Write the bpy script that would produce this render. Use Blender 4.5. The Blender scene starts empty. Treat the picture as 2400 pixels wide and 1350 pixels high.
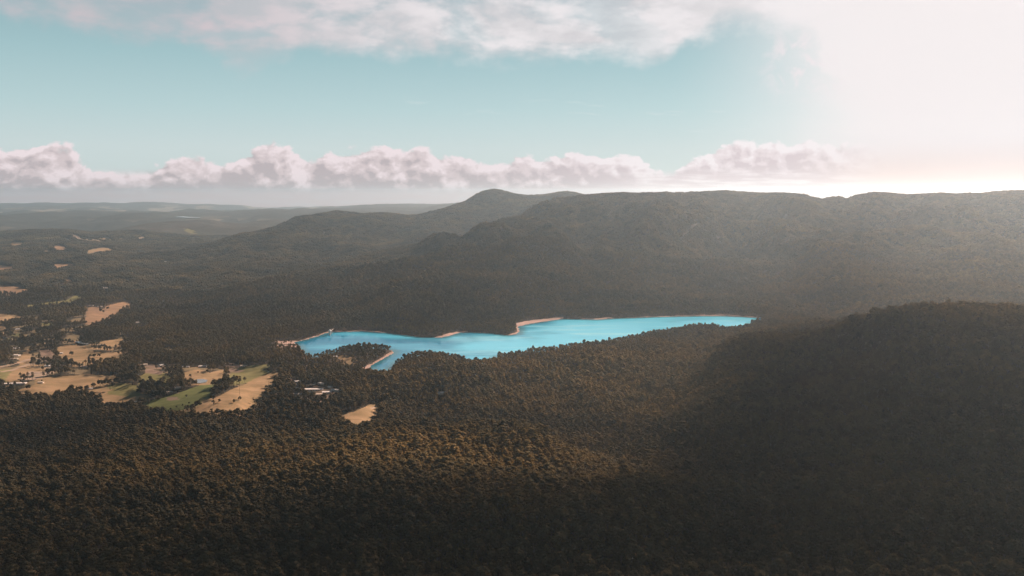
import bpy, math, random
import numpy as np
from mathutils import Vector, Matrix

R = math.radians
scene = bpy.context.scene
root_col = scene.collection

# ------------------------------------------------------------------ camera
CAM_H = 480.0
F = 2078.0                      # focal length in photograph pixels (2400 wide)
PITCH = math.atan(225 / F)
cam_d = bpy.data.cameras.new('camera')
cam_d.sensor_width = 36
cam_d.lens = 36 * F / 2400
cam_d.clip_start = 1
cam_d.clip_end = 200000
cam = bpy.data.objects.new('camera', cam_d)
cam.location = (0, 0, CAM_H)
cam.rotation_euler = (math.pi / 2 - PITCH, 0, 0)
root_col.objects.link(cam)
scene.camera = cam

scene.view_settings.view_transform = 'Standard'
scene.view_settings.look = 'None'
scene.view_settings.exposure = 0.85
scene.view_settings.gamma = 1.0
scene.cycles.volume_bounces = 1
scene.cycles.max_bounces = 4
scene.cycles.diffuse_bounces = 1
scene.cycles.transparent_max_bounces = 8
scene.cycles.use_adaptive_sampling = True

# ------------------------------------------------------------------ light
SUN_EL, SUN_AZ = R(31), R(38)          # azimuth measured to the right of the view axis
SUN_DIR = np.array([math.sin(SUN_AZ) * math.cos(SUN_EL), math.cos(SUN_AZ) * math.cos(SUN_EL), math.sin(SUN_EL)])
sd_ = bpy.data.lights.new('sun', 'SUN')
sd_.energy = 5.0
sd_.angle = R(1.5)
sd_.color = (1.0, 0.69, 0.53)
sun = bpy.data.objects.new('sun', sd_)
sun.rotation_euler = Vector(SUN_DIR).to_track_quat('Z', 'Y').to_euler()
root_col.objects.link(sun)

# ------------------------------------------------------------------ node helpers
class G:
    """tiny helper to write shader maths"""
    def __init__(self, nt): self.nt = nt
    def n(self, t, **kw):
        o = self.nt.nodes.new(t)
        for k, v in kw.items(): setattr(o, k, v)
        return o
    def link(self, a, b): self.nt.links.new(a, b)
    def put(self, sock, v):
        if v is None: return
        if isinstance(v, bpy.types.NodeSocket): self.link(v, sock)
        else: sock.default_value = v
    def m(self, op, a, b=None, c=None, clamp=False):
        o = self.n('ShaderNodeMath', operation=op, use_clamp=clamp)
        self.put(o.inputs[0], a); self.put(o.inputs[1], b); self.put(o.inputs[2], c)
        return o.outputs[0]
    def add(self, a, b): return self.m('ADD', a, b)
    def sub(self, a, b): return self.m('SUBTRACT', a, b)
    def mul(self, a, b): return self.m('MULTIPLY', a, b)
    def ss(self, v, a, b, lo=0.0, hi=1.0):
        o = self.n('ShaderNodeMapRange', interpolation_type='SMOOTHSTEP')
        self.put(o.inputs[0], v); o.inputs[1].default_value = a; o.inputs[2].default_value = b
        o.inputs[3].default_value = lo; o.inputs[4].default_value = hi
        return o.outputs[0]
    def lin(self, v, a, b, lo=0.0, hi=1.0):
        o = self.n('ShaderNodeMapRange')
        self.put(o.inputs[0], v); o.inputs[1].default_value = a; o.inputs[2].default_value = b
        o.inputs[3].default_value = lo; o.inputs[4].default_value = hi
        return o.outputs[0]
    def xyz(self, x, y, z=0.0):
        o = self.n('ShaderNodeCombineXYZ')
        self.put(o.inputs[0], x); self.put(o.inputs[1], y); self.put(o.inputs[2], z)
        return o.outputs[0]
    def noise(self, vec, scale, detail=4, rough=0.55, col=False, dist=0.0):
        o = self.n('ShaderNodeTexNoise')
        self.put(o.inputs['Vector'], vec); o.inputs['Scale'].default_value = scale
        o.inputs['Detail'].default_value = detail; o.inputs['Roughness'].default_value = rough
        o.inputs['Distortion'].default_value = dist
        return o.outputs['Color' if col else 'Fac']
    def voro(self, vec, scale, smooth=0.5):
        o = self.n('ShaderNodeTexVoronoi', feature='SMOOTH_F1')
        self.put(o.inputs['Vector'], vec); o.inputs['Scale'].default_value = scale
        o.inputs['Smoothness'].default_value = smooth
        return o.outputs['Distance']
    def mix(self, f, a, b, mode='MIX'):
        o = self.n('ShaderNodeMix', data_type='RGBA', blend_type=mode)
        self.put(o.inputs[0], f)
        for s, v in ((o.inputs[6], a), (o.inputs[7], b)):
            self.put(s, v if isinstance(v, bpy.types.NodeSocket) else (*v, 1))
        return o.outputs[2]
    def curve(self, v, pts):
        o = self.n('ShaderNodeFloatCurve')
        c = o.mapping.curves[0]
        for i, (x, y) in enumerate(pts):
            if i < 2: c.points[i].location = (x, y)
            else: c.points.new(x, y)
        for q in c.points: q.handle_type = 'AUTO_CLAMPED'
        o.mapping.update()
        self.put(o.inputs['Value'], v)
        return o.outputs[0]

def srgb(r, g, b):
    f = lambda c: (c / 255 / 12.92) if c / 255 <= 0.04045 else ((c / 255 + 0.055) / 1.055) ** 2.4
    return (f(r), f(g), f(b))

def pix_dir(px, py):
    a = (px - 1200) / F; b = (675 - py) / F
    d = np.array([a, math.cos(PITCH) + b * math.sin(PITCH), -math.sin(PITCH) + b * math.cos(PITCH)])
    return d / np.linalg.norm(d)
def pix_uv(px, py):
    d = pix_dir(px, py)
    return math.atan2(d[0], d[1]) * F, math.asin(d[2]) * F

# ------------------------------------------------------------------ sky
world = bpy.data.worlds.new('World')
scene.world = world
world.use_nodes = True
nt = world.node_tree
nt.nodes.clear()
g = G(nt)
out = g.n('ShaderNodeOutputWorld')
bg = g.n('ShaderNodeBackground')
bg.inputs['Strength'].default_value = 0.056
g.link(bg.outputs[0], out.inputs[0])
sky = g.n('ShaderNodeTexSky', sky_type='NISHITA', sun_disc=False, sun_elevation=SUN_EL, sun_rotation=SUN_AZ)
sky.altitude = 500; sky.air_density = 1.0; sky.dust_density = 0.6; sky.ozone_density = 2.5
tc = g.n('ShaderNodeTexCoord')
sep = g.n('ShaderNodeSeparateXYZ'); g.link(tc.outputs['Generated'], sep.inputs[0])
sx, sy, sz = sep.outputs
U = g.mul(g.m('ARCTAN2', sx, sy), F)
V = g.mul(g.m('ARCSINE', sz), F)
# clear sky: the physical sky pulled towards the photograph's teal
ramp = g.n('ShaderNodeValToRGB')
g.link(g.lin(V, 0, 900), ramp.inputs[0])
cr = ramp.color_ramp
cols = [(0.0, srgb(204, 217, 218)), (0.11, srgb(203, 217, 218)), (0.21, srgb(184, 209, 211)), (0.33, srgb(163, 195, 199)), (0.50, srgb(134, 168, 176)), (0.8, srgb(52, 86, 98)), (1.0, srgb(28, 52, 64))]
cr.elements[0].position = 0; cr.elements[0].color = (*cols[0][1], 1)
cr.elements[1].position = 1; cr.elements[1].color = (*cols[-1][1], 1)
for p, c in cols[1:-1]:
    e = cr.elements.new(p); e.color = (*c, 1)
base = g.mix(0.08, g.mix(1.0, ramp.outputs[0], (10, 10, 10), 'MULTIPLY'), sky.outputs[0])
def S(r, g_, b, k=1.0): return tuple(10 * k * c for c in srgb(r, g_, b))
P = g.xyz(U, V)
# glare towards the sun
glow = g.mul(g.ss(g.add(U, g.mul(V, 0.20)), 380, 980), g.mul(g.ss(U, 1900, 1300), g.ss(V, 1500, 700)))
base = g.mix(glow, base, S(240, 236, 236))
# high soft cloud sheet
wn = g.noise(P, 0.006, 5, 0.6, col=True)
ws = g.n('ShaderNodeSeparateXYZ'); g.link(wn, ws.inputs[0])
Uw = g.add(U, g.mul(g.sub(ws.outputs[0], 0.5), 190))
Vw = g.add(V, g.mul(g.sub(ws.outputs[1], 0.5), 110))
low = [(-200, -40), (0, 30), (150, 55), (300, 75), (400, 92), (480, 118), (550, 158), (620, 150), (690, 122), (780, 114), (900, 128), (1050, 135), (1230, 140), (1400, 128), (1560, 132), (1640, 92), (1760, 70), (1880, 75), (1930, 110), (1970, 200), (2100, 250), (2250, 330), (2500, 400)]
pts = []
for px, py in low:
    u, v = pix_uv(px, py); pts.append(((u + 1300) / 2600, (v + 100) / 900))
edge = g.sub(g.mul(g.curve(g.lin(Uw, -1300, 1300), pts), 900), 100)
hsheet = g.sub(Vw, edge)
fb = g.noise(g.xyz(g.mul(U, 0.4), V), 0.008, 6, 0.55, dist=0.4)
fb2 = g.noise(g.xyz(g.mul(U, 0.45), V, 3.3), 0.014, 6, 0.58)
dens = g.mul(g.ss(g.add(hsheet, g.mul(g.sub(fb2, 0.5), 70)), -22, 36), g.ss(V, 720, 520))
gap = g.ss(g.add(fb, g.mul(g.sub(fb2, 0.5), 0.35)), 0.40, 0.56)
gap = g.m('MAXIMUM', gap, g.ss(U, 0, 500))
dens = g.mul(dens, g.lin(gap, 0, 1, 0.45, 1))
bright = g.ss(U, -800, -50)
shc = g.mix(bright, S(208, 194, 199), S(238, 232, 234))
shd = g.mix(bright, S(188, 190, 195), S(214, 210, 213))
shc = g.mix(g.ss(fb2, 0.38, 0.62), shd, shc)
shc = g.mix(g.ss(U, 300, 800), shc, S(240, 235, 236))
skyc = g.mix(g.mul(dens, g.lin(bright, 0, 1, 0.92, 0.94)), base, shc)
# thin streaks
st = g.noise(g.xyz(g.mul(g.add(U, g.mul(V, 2.5)), 0.12), V), 0.07, 3, 0.5)
stm = g.mul(g.ss(st, 0.60, 0.72), g.mul(g.ss(V, 95, 130), g.ss(V, 260, 190)))
skyc = g.mix(g.mul(stm, g.mul(g.ss(U, -520, -300), 0.3)), skyc, S(214, 224, 225))
# small torn puffs right of centre
pu, pv = pix_uv(1885, 130)
pd = g.m('SQRT', g.add(g.m('POWER', g.m('DIVIDE', g.sub(Uw, pu + 20), 120.0), 2.0), g.m('POWER', g.m('DIVIDE', g.sub(Vw, pv - 20), 90.0), 2.0)))
pn = g.noise(P, 0.02, 8, 0.68, dist=0.8)
skyc = g.mix(g.mul(g.ss(pd, 1.2, 0.3), g.ss(pn, 0.46, 0.64)), skyc, S(234, 226, 229))
# cumulus bank along the horizon
def cumulus(du, dv):
    U2 = g.add(U, du); V2 = g.add(V, dv)
    p = g.xyz(U2, g.mul(V2, 1.25))
    w = g.noise(p, 0.014, 5, 0.6, col=True)
    s = g.n('ShaderNodeSeparateXYZ'); g.link(w, s.inputs[0])
    Ux = g.add(U2, g.mul(g.sub(s.outputs[0], 0.5), 46))
    Vx = g.add(V2, g.mul(g.sub(s.outputs[1], 0.5), 34))
    q = g.xyz(Ux, g.mul(Vx, 1.3))
    b1 = g.voro(q, 0.0125, 0.35)
    b2 = g.voro(q, 0.034, 0.3)
    b3 = g.noise(q, 0.055, 8, 0.62)
    bil = g.add(g.mul(g.sub(0.50, b1), 44), g.add(g.mul(g.sub(0.44, b2), 22), g.mul(g.sub(b3, 0.5), 34)))
    top = [(-300, 372), (-60, 360), (0, 356), (60, 350), (120, 352), (180, 372), (230, 392), (300, 402), (350, 400), (400, 386), (450, 384), (510, 402), (570, 388), (620, 358), (660, 348), (700, 358), (730, 394), (770, 372), (830, 362), (900, 354), (960, 362), (1050, 376), (1120, 395), (1180, 388), (1240, 372), (1310, 372), (1400, 380), (1470, 376), (1550, 402), (1600, 384), (1650, 368), (1720, 356), (1800, 352), (1900, 350), (2000, 358), (2150, 350), (2700, 340)]
    pp = []
    for px, py in top:
        u, v = pix_uv(px, py); pp.append(((u + 1500) / 3000, v / 150))
    t = g.mul(g.curve(g.lin(Ux, -1500, 1500), pp), 150)
    h = g.add(g.sub(t, Vx), 15.0)
    return h, bil
h0, b0 = cumulus(0.0, 0.0)
h1, b1 = cumulus(9.0, 13.0)
hh = g.add(h0, b0)
cd = g.m('MAXIMUM', g.mul(g.ss(hh, 0, 10), g.ss(h0, -14, -2)), g.ss(V, 52, 30))
relief = g.sub(g.add(h0, b0), g.add(g.add(h1, b1), 13.0))      # > 0 where the surface faces the light
lit = g.add(g.mul(relief, 0.042), g.add(0.38, g.ss(hh, 48, 2, 0, 0.50)))
lit = g.sub(lit, g.ss(V, 55, 5, 0, 0.28))
lit = g.m('MINIMUM', g.m('MAXIMUM', lit, 0.0), 1.0)
kb = g.ss(U, -250, 450)
c_lit = g.mix(kb, S(240, 226, 229), S(243, 236, 238))
c_mid = g.mix(kb, S(216, 202, 204), S(229, 217, 220))
c_dark = g.mix(kb, S(190, 180, 183), S(212, 199, 203))
c_cum = g.mix(g.ss(lit, 0.0, 0.5), c_dark, c_mid)
c_cum = g.mix(g.ss(lit, 0.45, 1.0), c_cum, c_lit)
# flat hazy base with streaks
stn = g.noise(g.xyz(g.mul(U, 0.10), V), 0.11, 4, 0.55)
c_base = g.mix(kb, S(226, 198, 197), S(226, 211, 214))
c_base2 = g.mix(kb, S(226, 206, 207), S(238, 227, 229))
c_base = g.mix(g.ss(stn, 0.42, 0.62), c_base, c_base2)
vb = g.add(V, g.mul(g.sub(b0, 0.0), 0.22))
c_cum = g.mix(g.ss(vb, 12, -8), c_cum, c_base)
c_cum = g.mix(g.mul(g.ss(U, 150, 420), g.ss(V, 60, 25)), c_cum, g.mix(g.ss(stn, 0.42, 0.62), S(222, 209, 212), S(240, 232, 233)))
skyc = g.mix(cd, skyc, c_cum)
# everything near the sun side burns out
burn = g.ss(g.add(U, g.add(g.mul(V, 0.18), g.mul(g.sub(fb2, 0.5), 160))), 610, 880)
skyc = g.mix(g.mul(burn, g.mul(g.ss(U, 1900, 1300), g.ss(V, 1500, 700))), skyc, g.mix(g.ss(V, 120, 10), S(238, 232, 233), S(244, 226, 220)))
# warm sky patch added unseen above the top right to light the haze
added_glow = g.m('EXPONENT', g.mul(-1.0, g.add(g.m('POWER', g.m('ABSOLUTE', g.m('DIVIDE', g.sub(U, 1130.0), 205.0)), 2.0), g.m('POWER', g.m('ABSOLUTE', g.m('DIVIDE', g.sub(V, 770.0), 135.0)), 2.0))))
skyc = g.mix(1.0, skyc, g.mix(added_glow, (0, 0, 0), (760, 370, 260)), 'ADD')
# under the horizon
skyc = g.mix(g.ss(V, -50, -140), skyc, S(120, 125, 125))
g.link(skyc, bg.inputs['Color'])

# ------------------------------------------------------------------ numeric helpers
rng = np.random.default_rng(7)
_perm = rng.permutation(512)
_gr = rng.normal(size=(512, 2)); _gr /= np.linalg.norm(_gr, axis=1)[:, None]
def perlin(x, y):
    xi = np.floor(x).astype(np.int64); yi = np.floor(y).astype(np.int64)
    xf = x - xi; yf = y - yi
    u = xf * xf * xf * (xf * (xf * 6 - 15) + 10); v = yf * yf * yf * (yf * (yf * 6 - 15) + 10)
    def gd(ix, iy, fx, fy):
        h = _perm[(_perm[ix & 511] + iy) & 511]
        return _gr[h, 0] * fx + _gr[h, 1] * fy
    a = gd(xi, yi, xf, yf); b = gd(xi + 1, yi, xf - 1, yf)
    c = gd(xi, yi + 1, xf, yf - 1); d = gd(xi + 1, yi + 1, xf - 1, yf - 1)
    return (a + u * (b - a)) * (1 - v) + (c + u * (d - c)) * v
def fbm(x, y, o=4, r=0.5):
    s = 0; a = 1.0; k = 1.0
    for i in range(o):
        s = s + a * perlin(x * k + 17.3 * i, y * k - 9.1 * i); a *= r; k *= 2.03
    return s
def sstep(x, a, b):
    t = np.clip((x - a) / (b - a), 0, 1); return t * t * (3 - 2 * t)

CP, SP = math.cos(PITCH), math.sin(PITCH)
def project(X, Y, Z):
    z = Z - CAM_H
    dep = Y * CP - z * SP
    up = Y * SP + z * CP
    return 1200 + F * X / dep, 675 - F * up / dep
def unproject_depth(px, py, Y):
    b = (675 - py) / F; t = Y / (CP + b * SP)
    return t * (px - 1200) / F, Y, CAM_H + t * (-SP + b * CP)
def unproject_plane(px, py, z):
    b = (675 - py) / F; dz = -SP + b * CP
    t = (z - CAM_H) / dz
    return t * (px - 1200) / F, t * (CP + b * SP)

# ------------------------------------------------------------------ terrain control points  (px, py, depth)
TREE = 18.0
ctrl = []
def cp(px, py, Y, lift=TREE):
    x, y, z = unproject_depth(px, py, Y); ctrl.append((x, y, z - lift))
def cz(px, Y, z):
    ctrl.append(((px - 1200) / F * Y, Y, z))
# foreground slopes
for p in [(-300, 1350, 900), (0, 1350, 900), (400, 1350, 890), (800, 1350, 870), (1200, 1350, 850), (1600, 1350, 850), (2000, 1350, 850), (2400, 1350, 850), (2700, 1350, 850),
          (0, 1200, 1130), (400, 1190, 1150), (800, 1180, 1080), (1100, 1180, 1040), (1500, 1190, 1010), (2000, 1200, 1010), (2400, 1200, 1000), (2700, 1200, 1000),
          (900, 1135, 1130), (1200, 1128, 1110), (1500, 1130, 1110), (1700, 1165, 1090), (1850, 1210, 1040),
          (0, 1080, 1480), (400, 1075, 1480), (650, 1060, 1450), (870, 1046, 1420), (1050, 1055, 1400), (1200, 1085, 1340), (1350, 1118, 1250),
          (0, 1000, 1830), (300, 1010, 1800), (600, 1020, 1780), (0, 950, 2080), (300, 965, 2020), (600, 975, 1990),
          (1300, 1050, 1680), (1500, 1040, 1720), (1600, 1060, 1600), (1000, 1000, 1860), (1250, 960, 2020), (1500, 960, 2010)]:
    cp(*p)
for p in [(900, 1640, 22), (1100, 1650, 25), (1250, 1500, 60)]: cz(*p)
for px in (-600, 0, 600, 1200, 1800, 2400, 3000): cz(px, 500, 150); cz(px, 250, 210)
# right-hand near hill
for p in [(1640, 980, 1700), (1700, 935, 1720), (1760, 900, 1800), (1900, 885, 1750), (1640, 860, 2200), (1700, 805, 2150), (1850, 782, 2100), (2000, 745, 2050), (2100, 722, 1990), (2180, 711, 1950), (2300, 714, 1930), (2400, 716, 1900), (2700, 718, 1850),
          (2000, 820, 1900), (2000, 900, 1650), (2200, 800, 1720), (2200, 900, 1520), (2400, 800, 1680), (2400, 900, 1500), (2000, 1000, 1400), (2200, 1000, 1330), (2400, 1000, 1300), (1800, 1000, 1500), (1800, 1100, 1270), (2100, 1100, 1190), (2400, 1100, 1150), (2700, 1000, 1250),
          (1850, 830, 1960), (1730, 870, 1950)]:
    cp(*p, 26)
for p in [(2100, 2500, 110), (2400, 2500, 130), (2700, 2400, 140), (1900, 2700, 55), (2300, 3000, 40), (2600, 3000, 60), (1750, 2500, 50)]: cz(*p)
# flats around the reservoir, near side
for p in [(1000, 925, 2150), (1200, 900, 2270), (1400, 900, 2260), (1550, 900, 2200), (1250, 850, 2470), (1400, 840, 2500), (1550, 830, 2520), (1600, 790, 2900), (1750, 775, 2950), (1850, 762, 3080), (1700, 800, 2700),
          (1020, 836, 2420), (950, 880, 2300), (800, 900, 2250), (700, 880, 2350), (720, 850, 2560), (800, 860, 2480), (650, 830, 2650)]:
    cp(*p)
cz(1000, 2330, 30); cz(1100, 2400, 24)
# knoll between the farm and the reservoir, and paddocks (open ground: no tree lift)
for p in [(700, 905, 2230), (770, 905, 2230), (640, 870, 2400), (850, 985, 1900), (850, 950, 2030), (600, 900, 2240), (560, 950, 2030), (400, 945, 2080), (430, 880, 2360), (355, 867, 2440), (200, 900, 2320), (60, 920, 2250), (-200, 910, 2280), (60, 865, 2560),
          (540, 870, 2440), (250, 830, 2800), (200, 810, 2950), (250, 735, 3800), (160, 700, 4300), (30, 675, 4800), (0, 740, 3750), (-300, 740, 3750), (-300, 850, 2700), (820, 838, 2560)]:
    cp(*p, 0)
# around the lake: shores
for px, py in [(650, 803), (760, 780), (850, 772), (950, 784), (1040, 790), (1100, 778), (1180, 784), (1215, 762), (1320, 745), (1500, 740), (1680, 736), (1780, 742)]:
    x, y = unproject_plane(px, py, 0); ctrl.append((x, y, 1.5))
for px, Y in [(800, 2700), (1000, 2650), (1200, 2650), (1400, 2850), (1600, 3150)]: cz(px, Y, 1)
# behind the far shore, spurs running to the water
for p in [(600, 780, 3000), (500, 770, 3150), (650, 740, 3450), (800, 740, 3330), (830, 700, 3700), (950, 730, 3150), (960, 690, 3450), (1040, 668, 3650), (1150, 680, 3600), (1100, 730, 3250), (1250, 715, 3400),
          (1180, 640, 3950), (1280, 618, 4150), (1400, 640, 4200), (1340, 690, 3700), (1500, 690, 3800), (1650, 700, 3850), (1800, 700, 3900), (1900, 715, 3800), (1980, 735, 3500),
          (1250, 560, 4900), (1400, 560, 5050), (1520, 600, 4700), (1600, 540, 5300), (1700, 620, 4600), (1750, 520, 5700), (1850, 620, 4700),
          (1450, 500, 5800), (1600, 490, 5950), (1800, 490, 6100)]:
    cp(*p)
# spur B and the plateau skyline
for p in [(1380, 459, 6500), (1460, 453, 6450), (1560, 452, 6400), (1700, 457, 6400), (1800, 456, 6400), (1850, 455, 6400), (1880, 462, 6350), (1905, 470, 6300),
          (1320, 468, 6400), (1270, 481, 6300), (1190, 520, 5900), (1100, 556, 5600), (1000, 588, 5300), (870, 625, 4950), (760, 660, 4500), (640, 705, 4000), (520, 730, 3800)]:
    cp(*p)
for p in [(1100, 6600, 120), (1230, 7000, 200), (1000, 6200, 70), (1300, 7200, 270), (860, 5900, 45), (700, 5500, 0), (1450, 8000, 280), (1700, 8200, 270), (1850, 8200, 260)]: cz(*p)
# right mountain
for p in [(1980, 468, 6300), (2060, 464, 6250), (2180, 462, 6200), (2240, 456, 6150), (2300, 454, 6100), (2400, 461, 6100), (2550, 458, 6100), (2700, 462, 6100),
          (1960, 540, 5400), (2050, 620, 4500), (2100, 540, 5200), (2250, 540, 5100), (2400, 540, 5000), (2200, 620, 4300), (2400, 620, 4200), (2150, 690, 3600), (2400, 690, 3450), (2700, 600, 4300), (2100, 500, 5900), (2350, 500, 5700)]:
    cp(*p)
for p in [(1880, 505, 5500), (1925, 560, 4800), (1985, 620, 4250), (2030, 665, 3850)]: cp(*p)
for p in [(2020, 5300, 165), (1965, 5900, 290), (2080, 4600, 105)]: cz(*p)
for p in [(2050, 8000, 250), (2300, 8000, 250), (2700, 8000, 250), ]: cz(*p)
# peak massif (depth 9 km) and ridge A
for p in [(1155, 444, 9200), (1120, 455, 9150), (1085, 474, 9000), (1050, 487, 9000), (1000, 499, 8900), (960, 506, 8800), (1210, 457, 9300), (1265, 460, 9300), (1300, 453, 9400), (1328, 449, 9400), (1360, 455, 9400),
          (900, 500, 8900), (860, 503, 8800), (790, 498, 8800), (740, 503, 8600), (700, 510, 8500), (640, 532, 8200), (540, 556, 7700), (450, 585, 7200), (360, 606, 6600), (280, 625, 6100),
          (1100, 510, 8200), (1150, 500, 8300), (1000, 540, 7600), (850, 540, 7600), (780, 545, 7500), (900, 580, 6800), (700, 570, 7000), (600, 610, 6100), (750, 620, 5900), (450, 640, 5500), (550, 660, 5000), (350, 680, 4700), (420, 720, 4100), (1080, 545, 7400)]:
    cp(*p)
for p in [(1155, 10500, 300), (1328, 10800, 300), (900, 10000, 120), (790, 9900, 110), (640, 9200, 20), (540, 8700, -20), (450, 8000, -35), (360, 7400, -40)]: cz(*p)
# left plain and layered hills
for p in [(0, 620, 6300, 0), (150, 620, 6300, 0), (280, 640, 5600, 0), (0, 590, 7300, 0), (250, 590, 7300, 0),
          (0, 545, 9500, 10), (60, 542, 9500, 10), (150, 540, 9700, 10), (230, 548, 9600, 10),
          (270, 541, 10500, 10), (310, 528, 10800, 10), (370, 521, 11000, 10), (440, 514, 11300, 10), (520, 518, 11500, 10), (600, 516, 12000, 10), (680, 512, 12500, 10),
          (450, 560, 9000, 10), (350, 570, 8600, 10)]:
    cp(*p)
for p in [(0, 11500, -40), (200, 11500, -40), (350, 12800, 20), (600, 13500, 60), (-300, 8000, -40), (-300, 12000, -30), (0, 8300, -35), (400, 9800, 0)]: cz(*p)
for p in [(0, 492, 22000, 0), (300, 494, 21000, 0), (480, 505, 16000, 0), (600, 492, 17500, 0), (660, 489, 17500, 0), (720, 494, 17500, 0), (550, 497, 17500, 0),
          (0, 477, 29500, 0), (240, 477, 29500, 0), (480, 481, 29000, 0), (515, 487, 28000, 0), (720, 489, 27000, 0), (830, 485, 20000, 0), (900, 482, 19000, 0), (960, 487, 18000, 0), (1010, 486, 17500, 0), (1070, 477, 17000, 0), (760, 491, 20000, 0),
          (-300, 478, 29500, 0)]:
    cp(*p)
for px in (-300, 300, 900, 1500, 2100, 2700): cz(px, 36000, -120)
for px in (1200, 1600, 2100, 2700): cz(px, 16000, 150); cz(px, 28000, 0)
def behind(pts, lift, steps):
    for px, py, Y in pts:
        x, y, z = unproject_depth(px, py, Y)
        for dy, dz in steps: cz(px, Y + dy, z - lift - dz)
behind([(1700, 805, 2150), (1850, 782, 2100), (2000, 745, 2050), (2100, 722, 1990), (2180, 711, 1950), (2300, 714, 1930), (2400, 716, 1900), (2700, 718, 1850)], 24, [(110, 16), (300, 75)])
behind([(1380, 459, 6500), (1560, 452, 6400), (1700, 457, 6400), (1850, 455, 6400), (1905, 470, 6300), (1980, 468, 6300), (2060, 464, 6250), (2180, 462, 6200), (2300, 454, 6100), (2400, 461, 6100), (2550, 458, 6100), (2700, 462, 6100)], 18, [(300, 26), (800, 95)])
behind([(1085, 474, 9000), (1000, 499, 8900), (1155, 444, 9200), (1328, 449, 9400), (900, 500, 8900), (790, 498, 8800), (700, 510, 8500), (640, 532, 8200), (540, 556, 7700), (450, 585, 7200)], 18, [(450, 40)])
behind([(310, 528, 10800), (370, 521, 11000), (440, 514, 11300), (520, 518, 11500), (600, 516, 12000), (0, 545, 9500), (60, 541, 9500), (150, 540, 9700)], 10, [(450, 35), (1200, 85)])
ctrl = np.array(ctrl)
def fmap(X, Y):
    return np.stack([X / Y * F / 400.0, np.log(Y / 1000.0) * 2.6], -1)
def tps_phi(r2): return 0.5 * r2 * np.log(r2 + 1e-9)
Pm = fmap(ctrl[:, 0], ctrl[:, 1])
n = len(ctrl)
d2 = ((Pm[:, None] - Pm[None]) ** 2).sum(-1)
A = np.zeros((n + 3, n + 3)); A[:n, :n] = tps_phi(d2) + np.eye(n) * 0.0012
A[:n, n] = 1; A[:n, n + 1:] = Pm; A[n, :n] = 1; A[n + 1:, :n] = Pm.T
# heights are interpolated relative to the depth so that far errors stay proportional
def relief_noise(X, Y, z):
    hi = sstep(z, 40, 260)
    far = sstep(Y, 12000, 30000)
    wx = X + 140 * perlin(X / 900, Y / 900); wy = Y + 140 * perlin(X / 900 + 7, Y / 900 + 3)
    rid = 1 - 2.6 * np.abs(perlin(wx / 640, wy / 1150)) - 1.0 * np.abs(perlin(wx / 260 + 5, wy / 420)) - 0.25 * np.abs(perlin(wx / 120, wy / 150))
    amp = (36 + 118 * hi) * sstep(Y, 3300, 5200) * (1 - far) * (1 - 0.75 * sstep(Y, 6800, 8200)) + (7 + 8 * sstep(Y, 900, 1600)) * (1 - sstep(Y, 3300, 5200))
    return amp * (rid - 0.7) * (1 - 0.9 * sstep(z, 370, 450)) + (fbm(X / 1500, Y / 2200, 4) * 125 - 5) * sstep(Y, 7000, 12000) * (1 - sstep(Y, 26000, 40000)) * (1 - hi)
zs = (ctrl[:, 2] - relief_noise(ctrl[:, 0], ctrl[:, 1], ctrl[:, 2])) / ctrl[:, 1]
W = np.linalg.solve(A, np.concatenate([zs, np.zeros(3)]))
def tps(X, Y):
    shp = X.shape; X = X.ravel(); Y = Y.ravel(); o = np.empty(len(X))
    for i in range(0, len(X), 40000):
        q = fmap(X[i:i + 40000], Y[i:i + 40000])
        r2 = ((q[:, None, :] - Pm[None]) ** 2).sum(-1)
        o[i:i + 40000] = tps_phi(r2) @ W[:n] + W[n] + q @ W[n + 1:]
    return (o * Y).reshape(shp)

# lake outline: (px, py, height at which it is seen); near shores are seen over tree tops
lake_px = [(690, 803, 0), (720, 796, 0), (745, 789, 0), (762, 782, 0), (780, 779, 0), (850, 777, 0), (905, 781, 0), (950, 786, 0), (985, 791, 0), (1035, 792, 0), (1060, 786, 0), (1080, 780, 0), (1110, 780, 0), (1150, 782, 0), (1190, 787, 0), (1212, 784, 0), (1219, 776, 0), (1214, 766, 0), (1240, 760, 0), (1290, 752, 0), (1322, 748, 0), (1400, 750, 0), (1440, 747, 0), (1560, 743, 0), (1680, 741, 0), (1740, 743, 0), (1788, 746, 0),
           (1765, 752, 12), (1740, 761, 16), (1700, 764, 16), (1650, 759, 16), (1610, 758, 16), (1590, 766, 16), (1545, 770, 16), (1500, 781, 16), (1470, 787, 16), (1400, 796, 16), (1350, 802, 16), (1300, 809, 16), (1240, 817, 16), (1190, 826, 14), (1166, 832, 6), (1155, 843, 2), (1130, 845, 10), (1105, 842, 16), (1080, 834, 16), (1040, 824, 16), (1000, 822, 16), (960, 825, 16), (938, 834, 14), (920, 850, 10), (911, 866, 6), (904, 876, 10), (885, 873, 12), (866, 862, 2), (872, 857, 0), (888, 848, 0), (905, 838, 0), (925, 827, 0), (921, 821, 1), (905, 815, 7), (870, 811, 8), (830, 812, 8), (800, 816, 9), (770, 823, 11), (750, 827, 13), (735, 829, 14), (722, 825, 14), (710, 815, 12), (700, 808, 8)]
lake = np.array([unproject_plane(a, b, c) for a, b, c in lake_px])
def in_poly(px, py, poly):
    poly = np.asarray(poly, float); c = np.zeros(np.shape(px), bool); j = len(poly) - 1
    for i in range(len(poly)):
        xi, yi = poly[i]; xj, yj = poly[j]
        if yi != yj:
            c ^= ((yi > py) != (yj > py)) & (px < (xj - xi) * (py - yi) / (yj - yi) + xi)
        j = i
    return c
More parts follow.
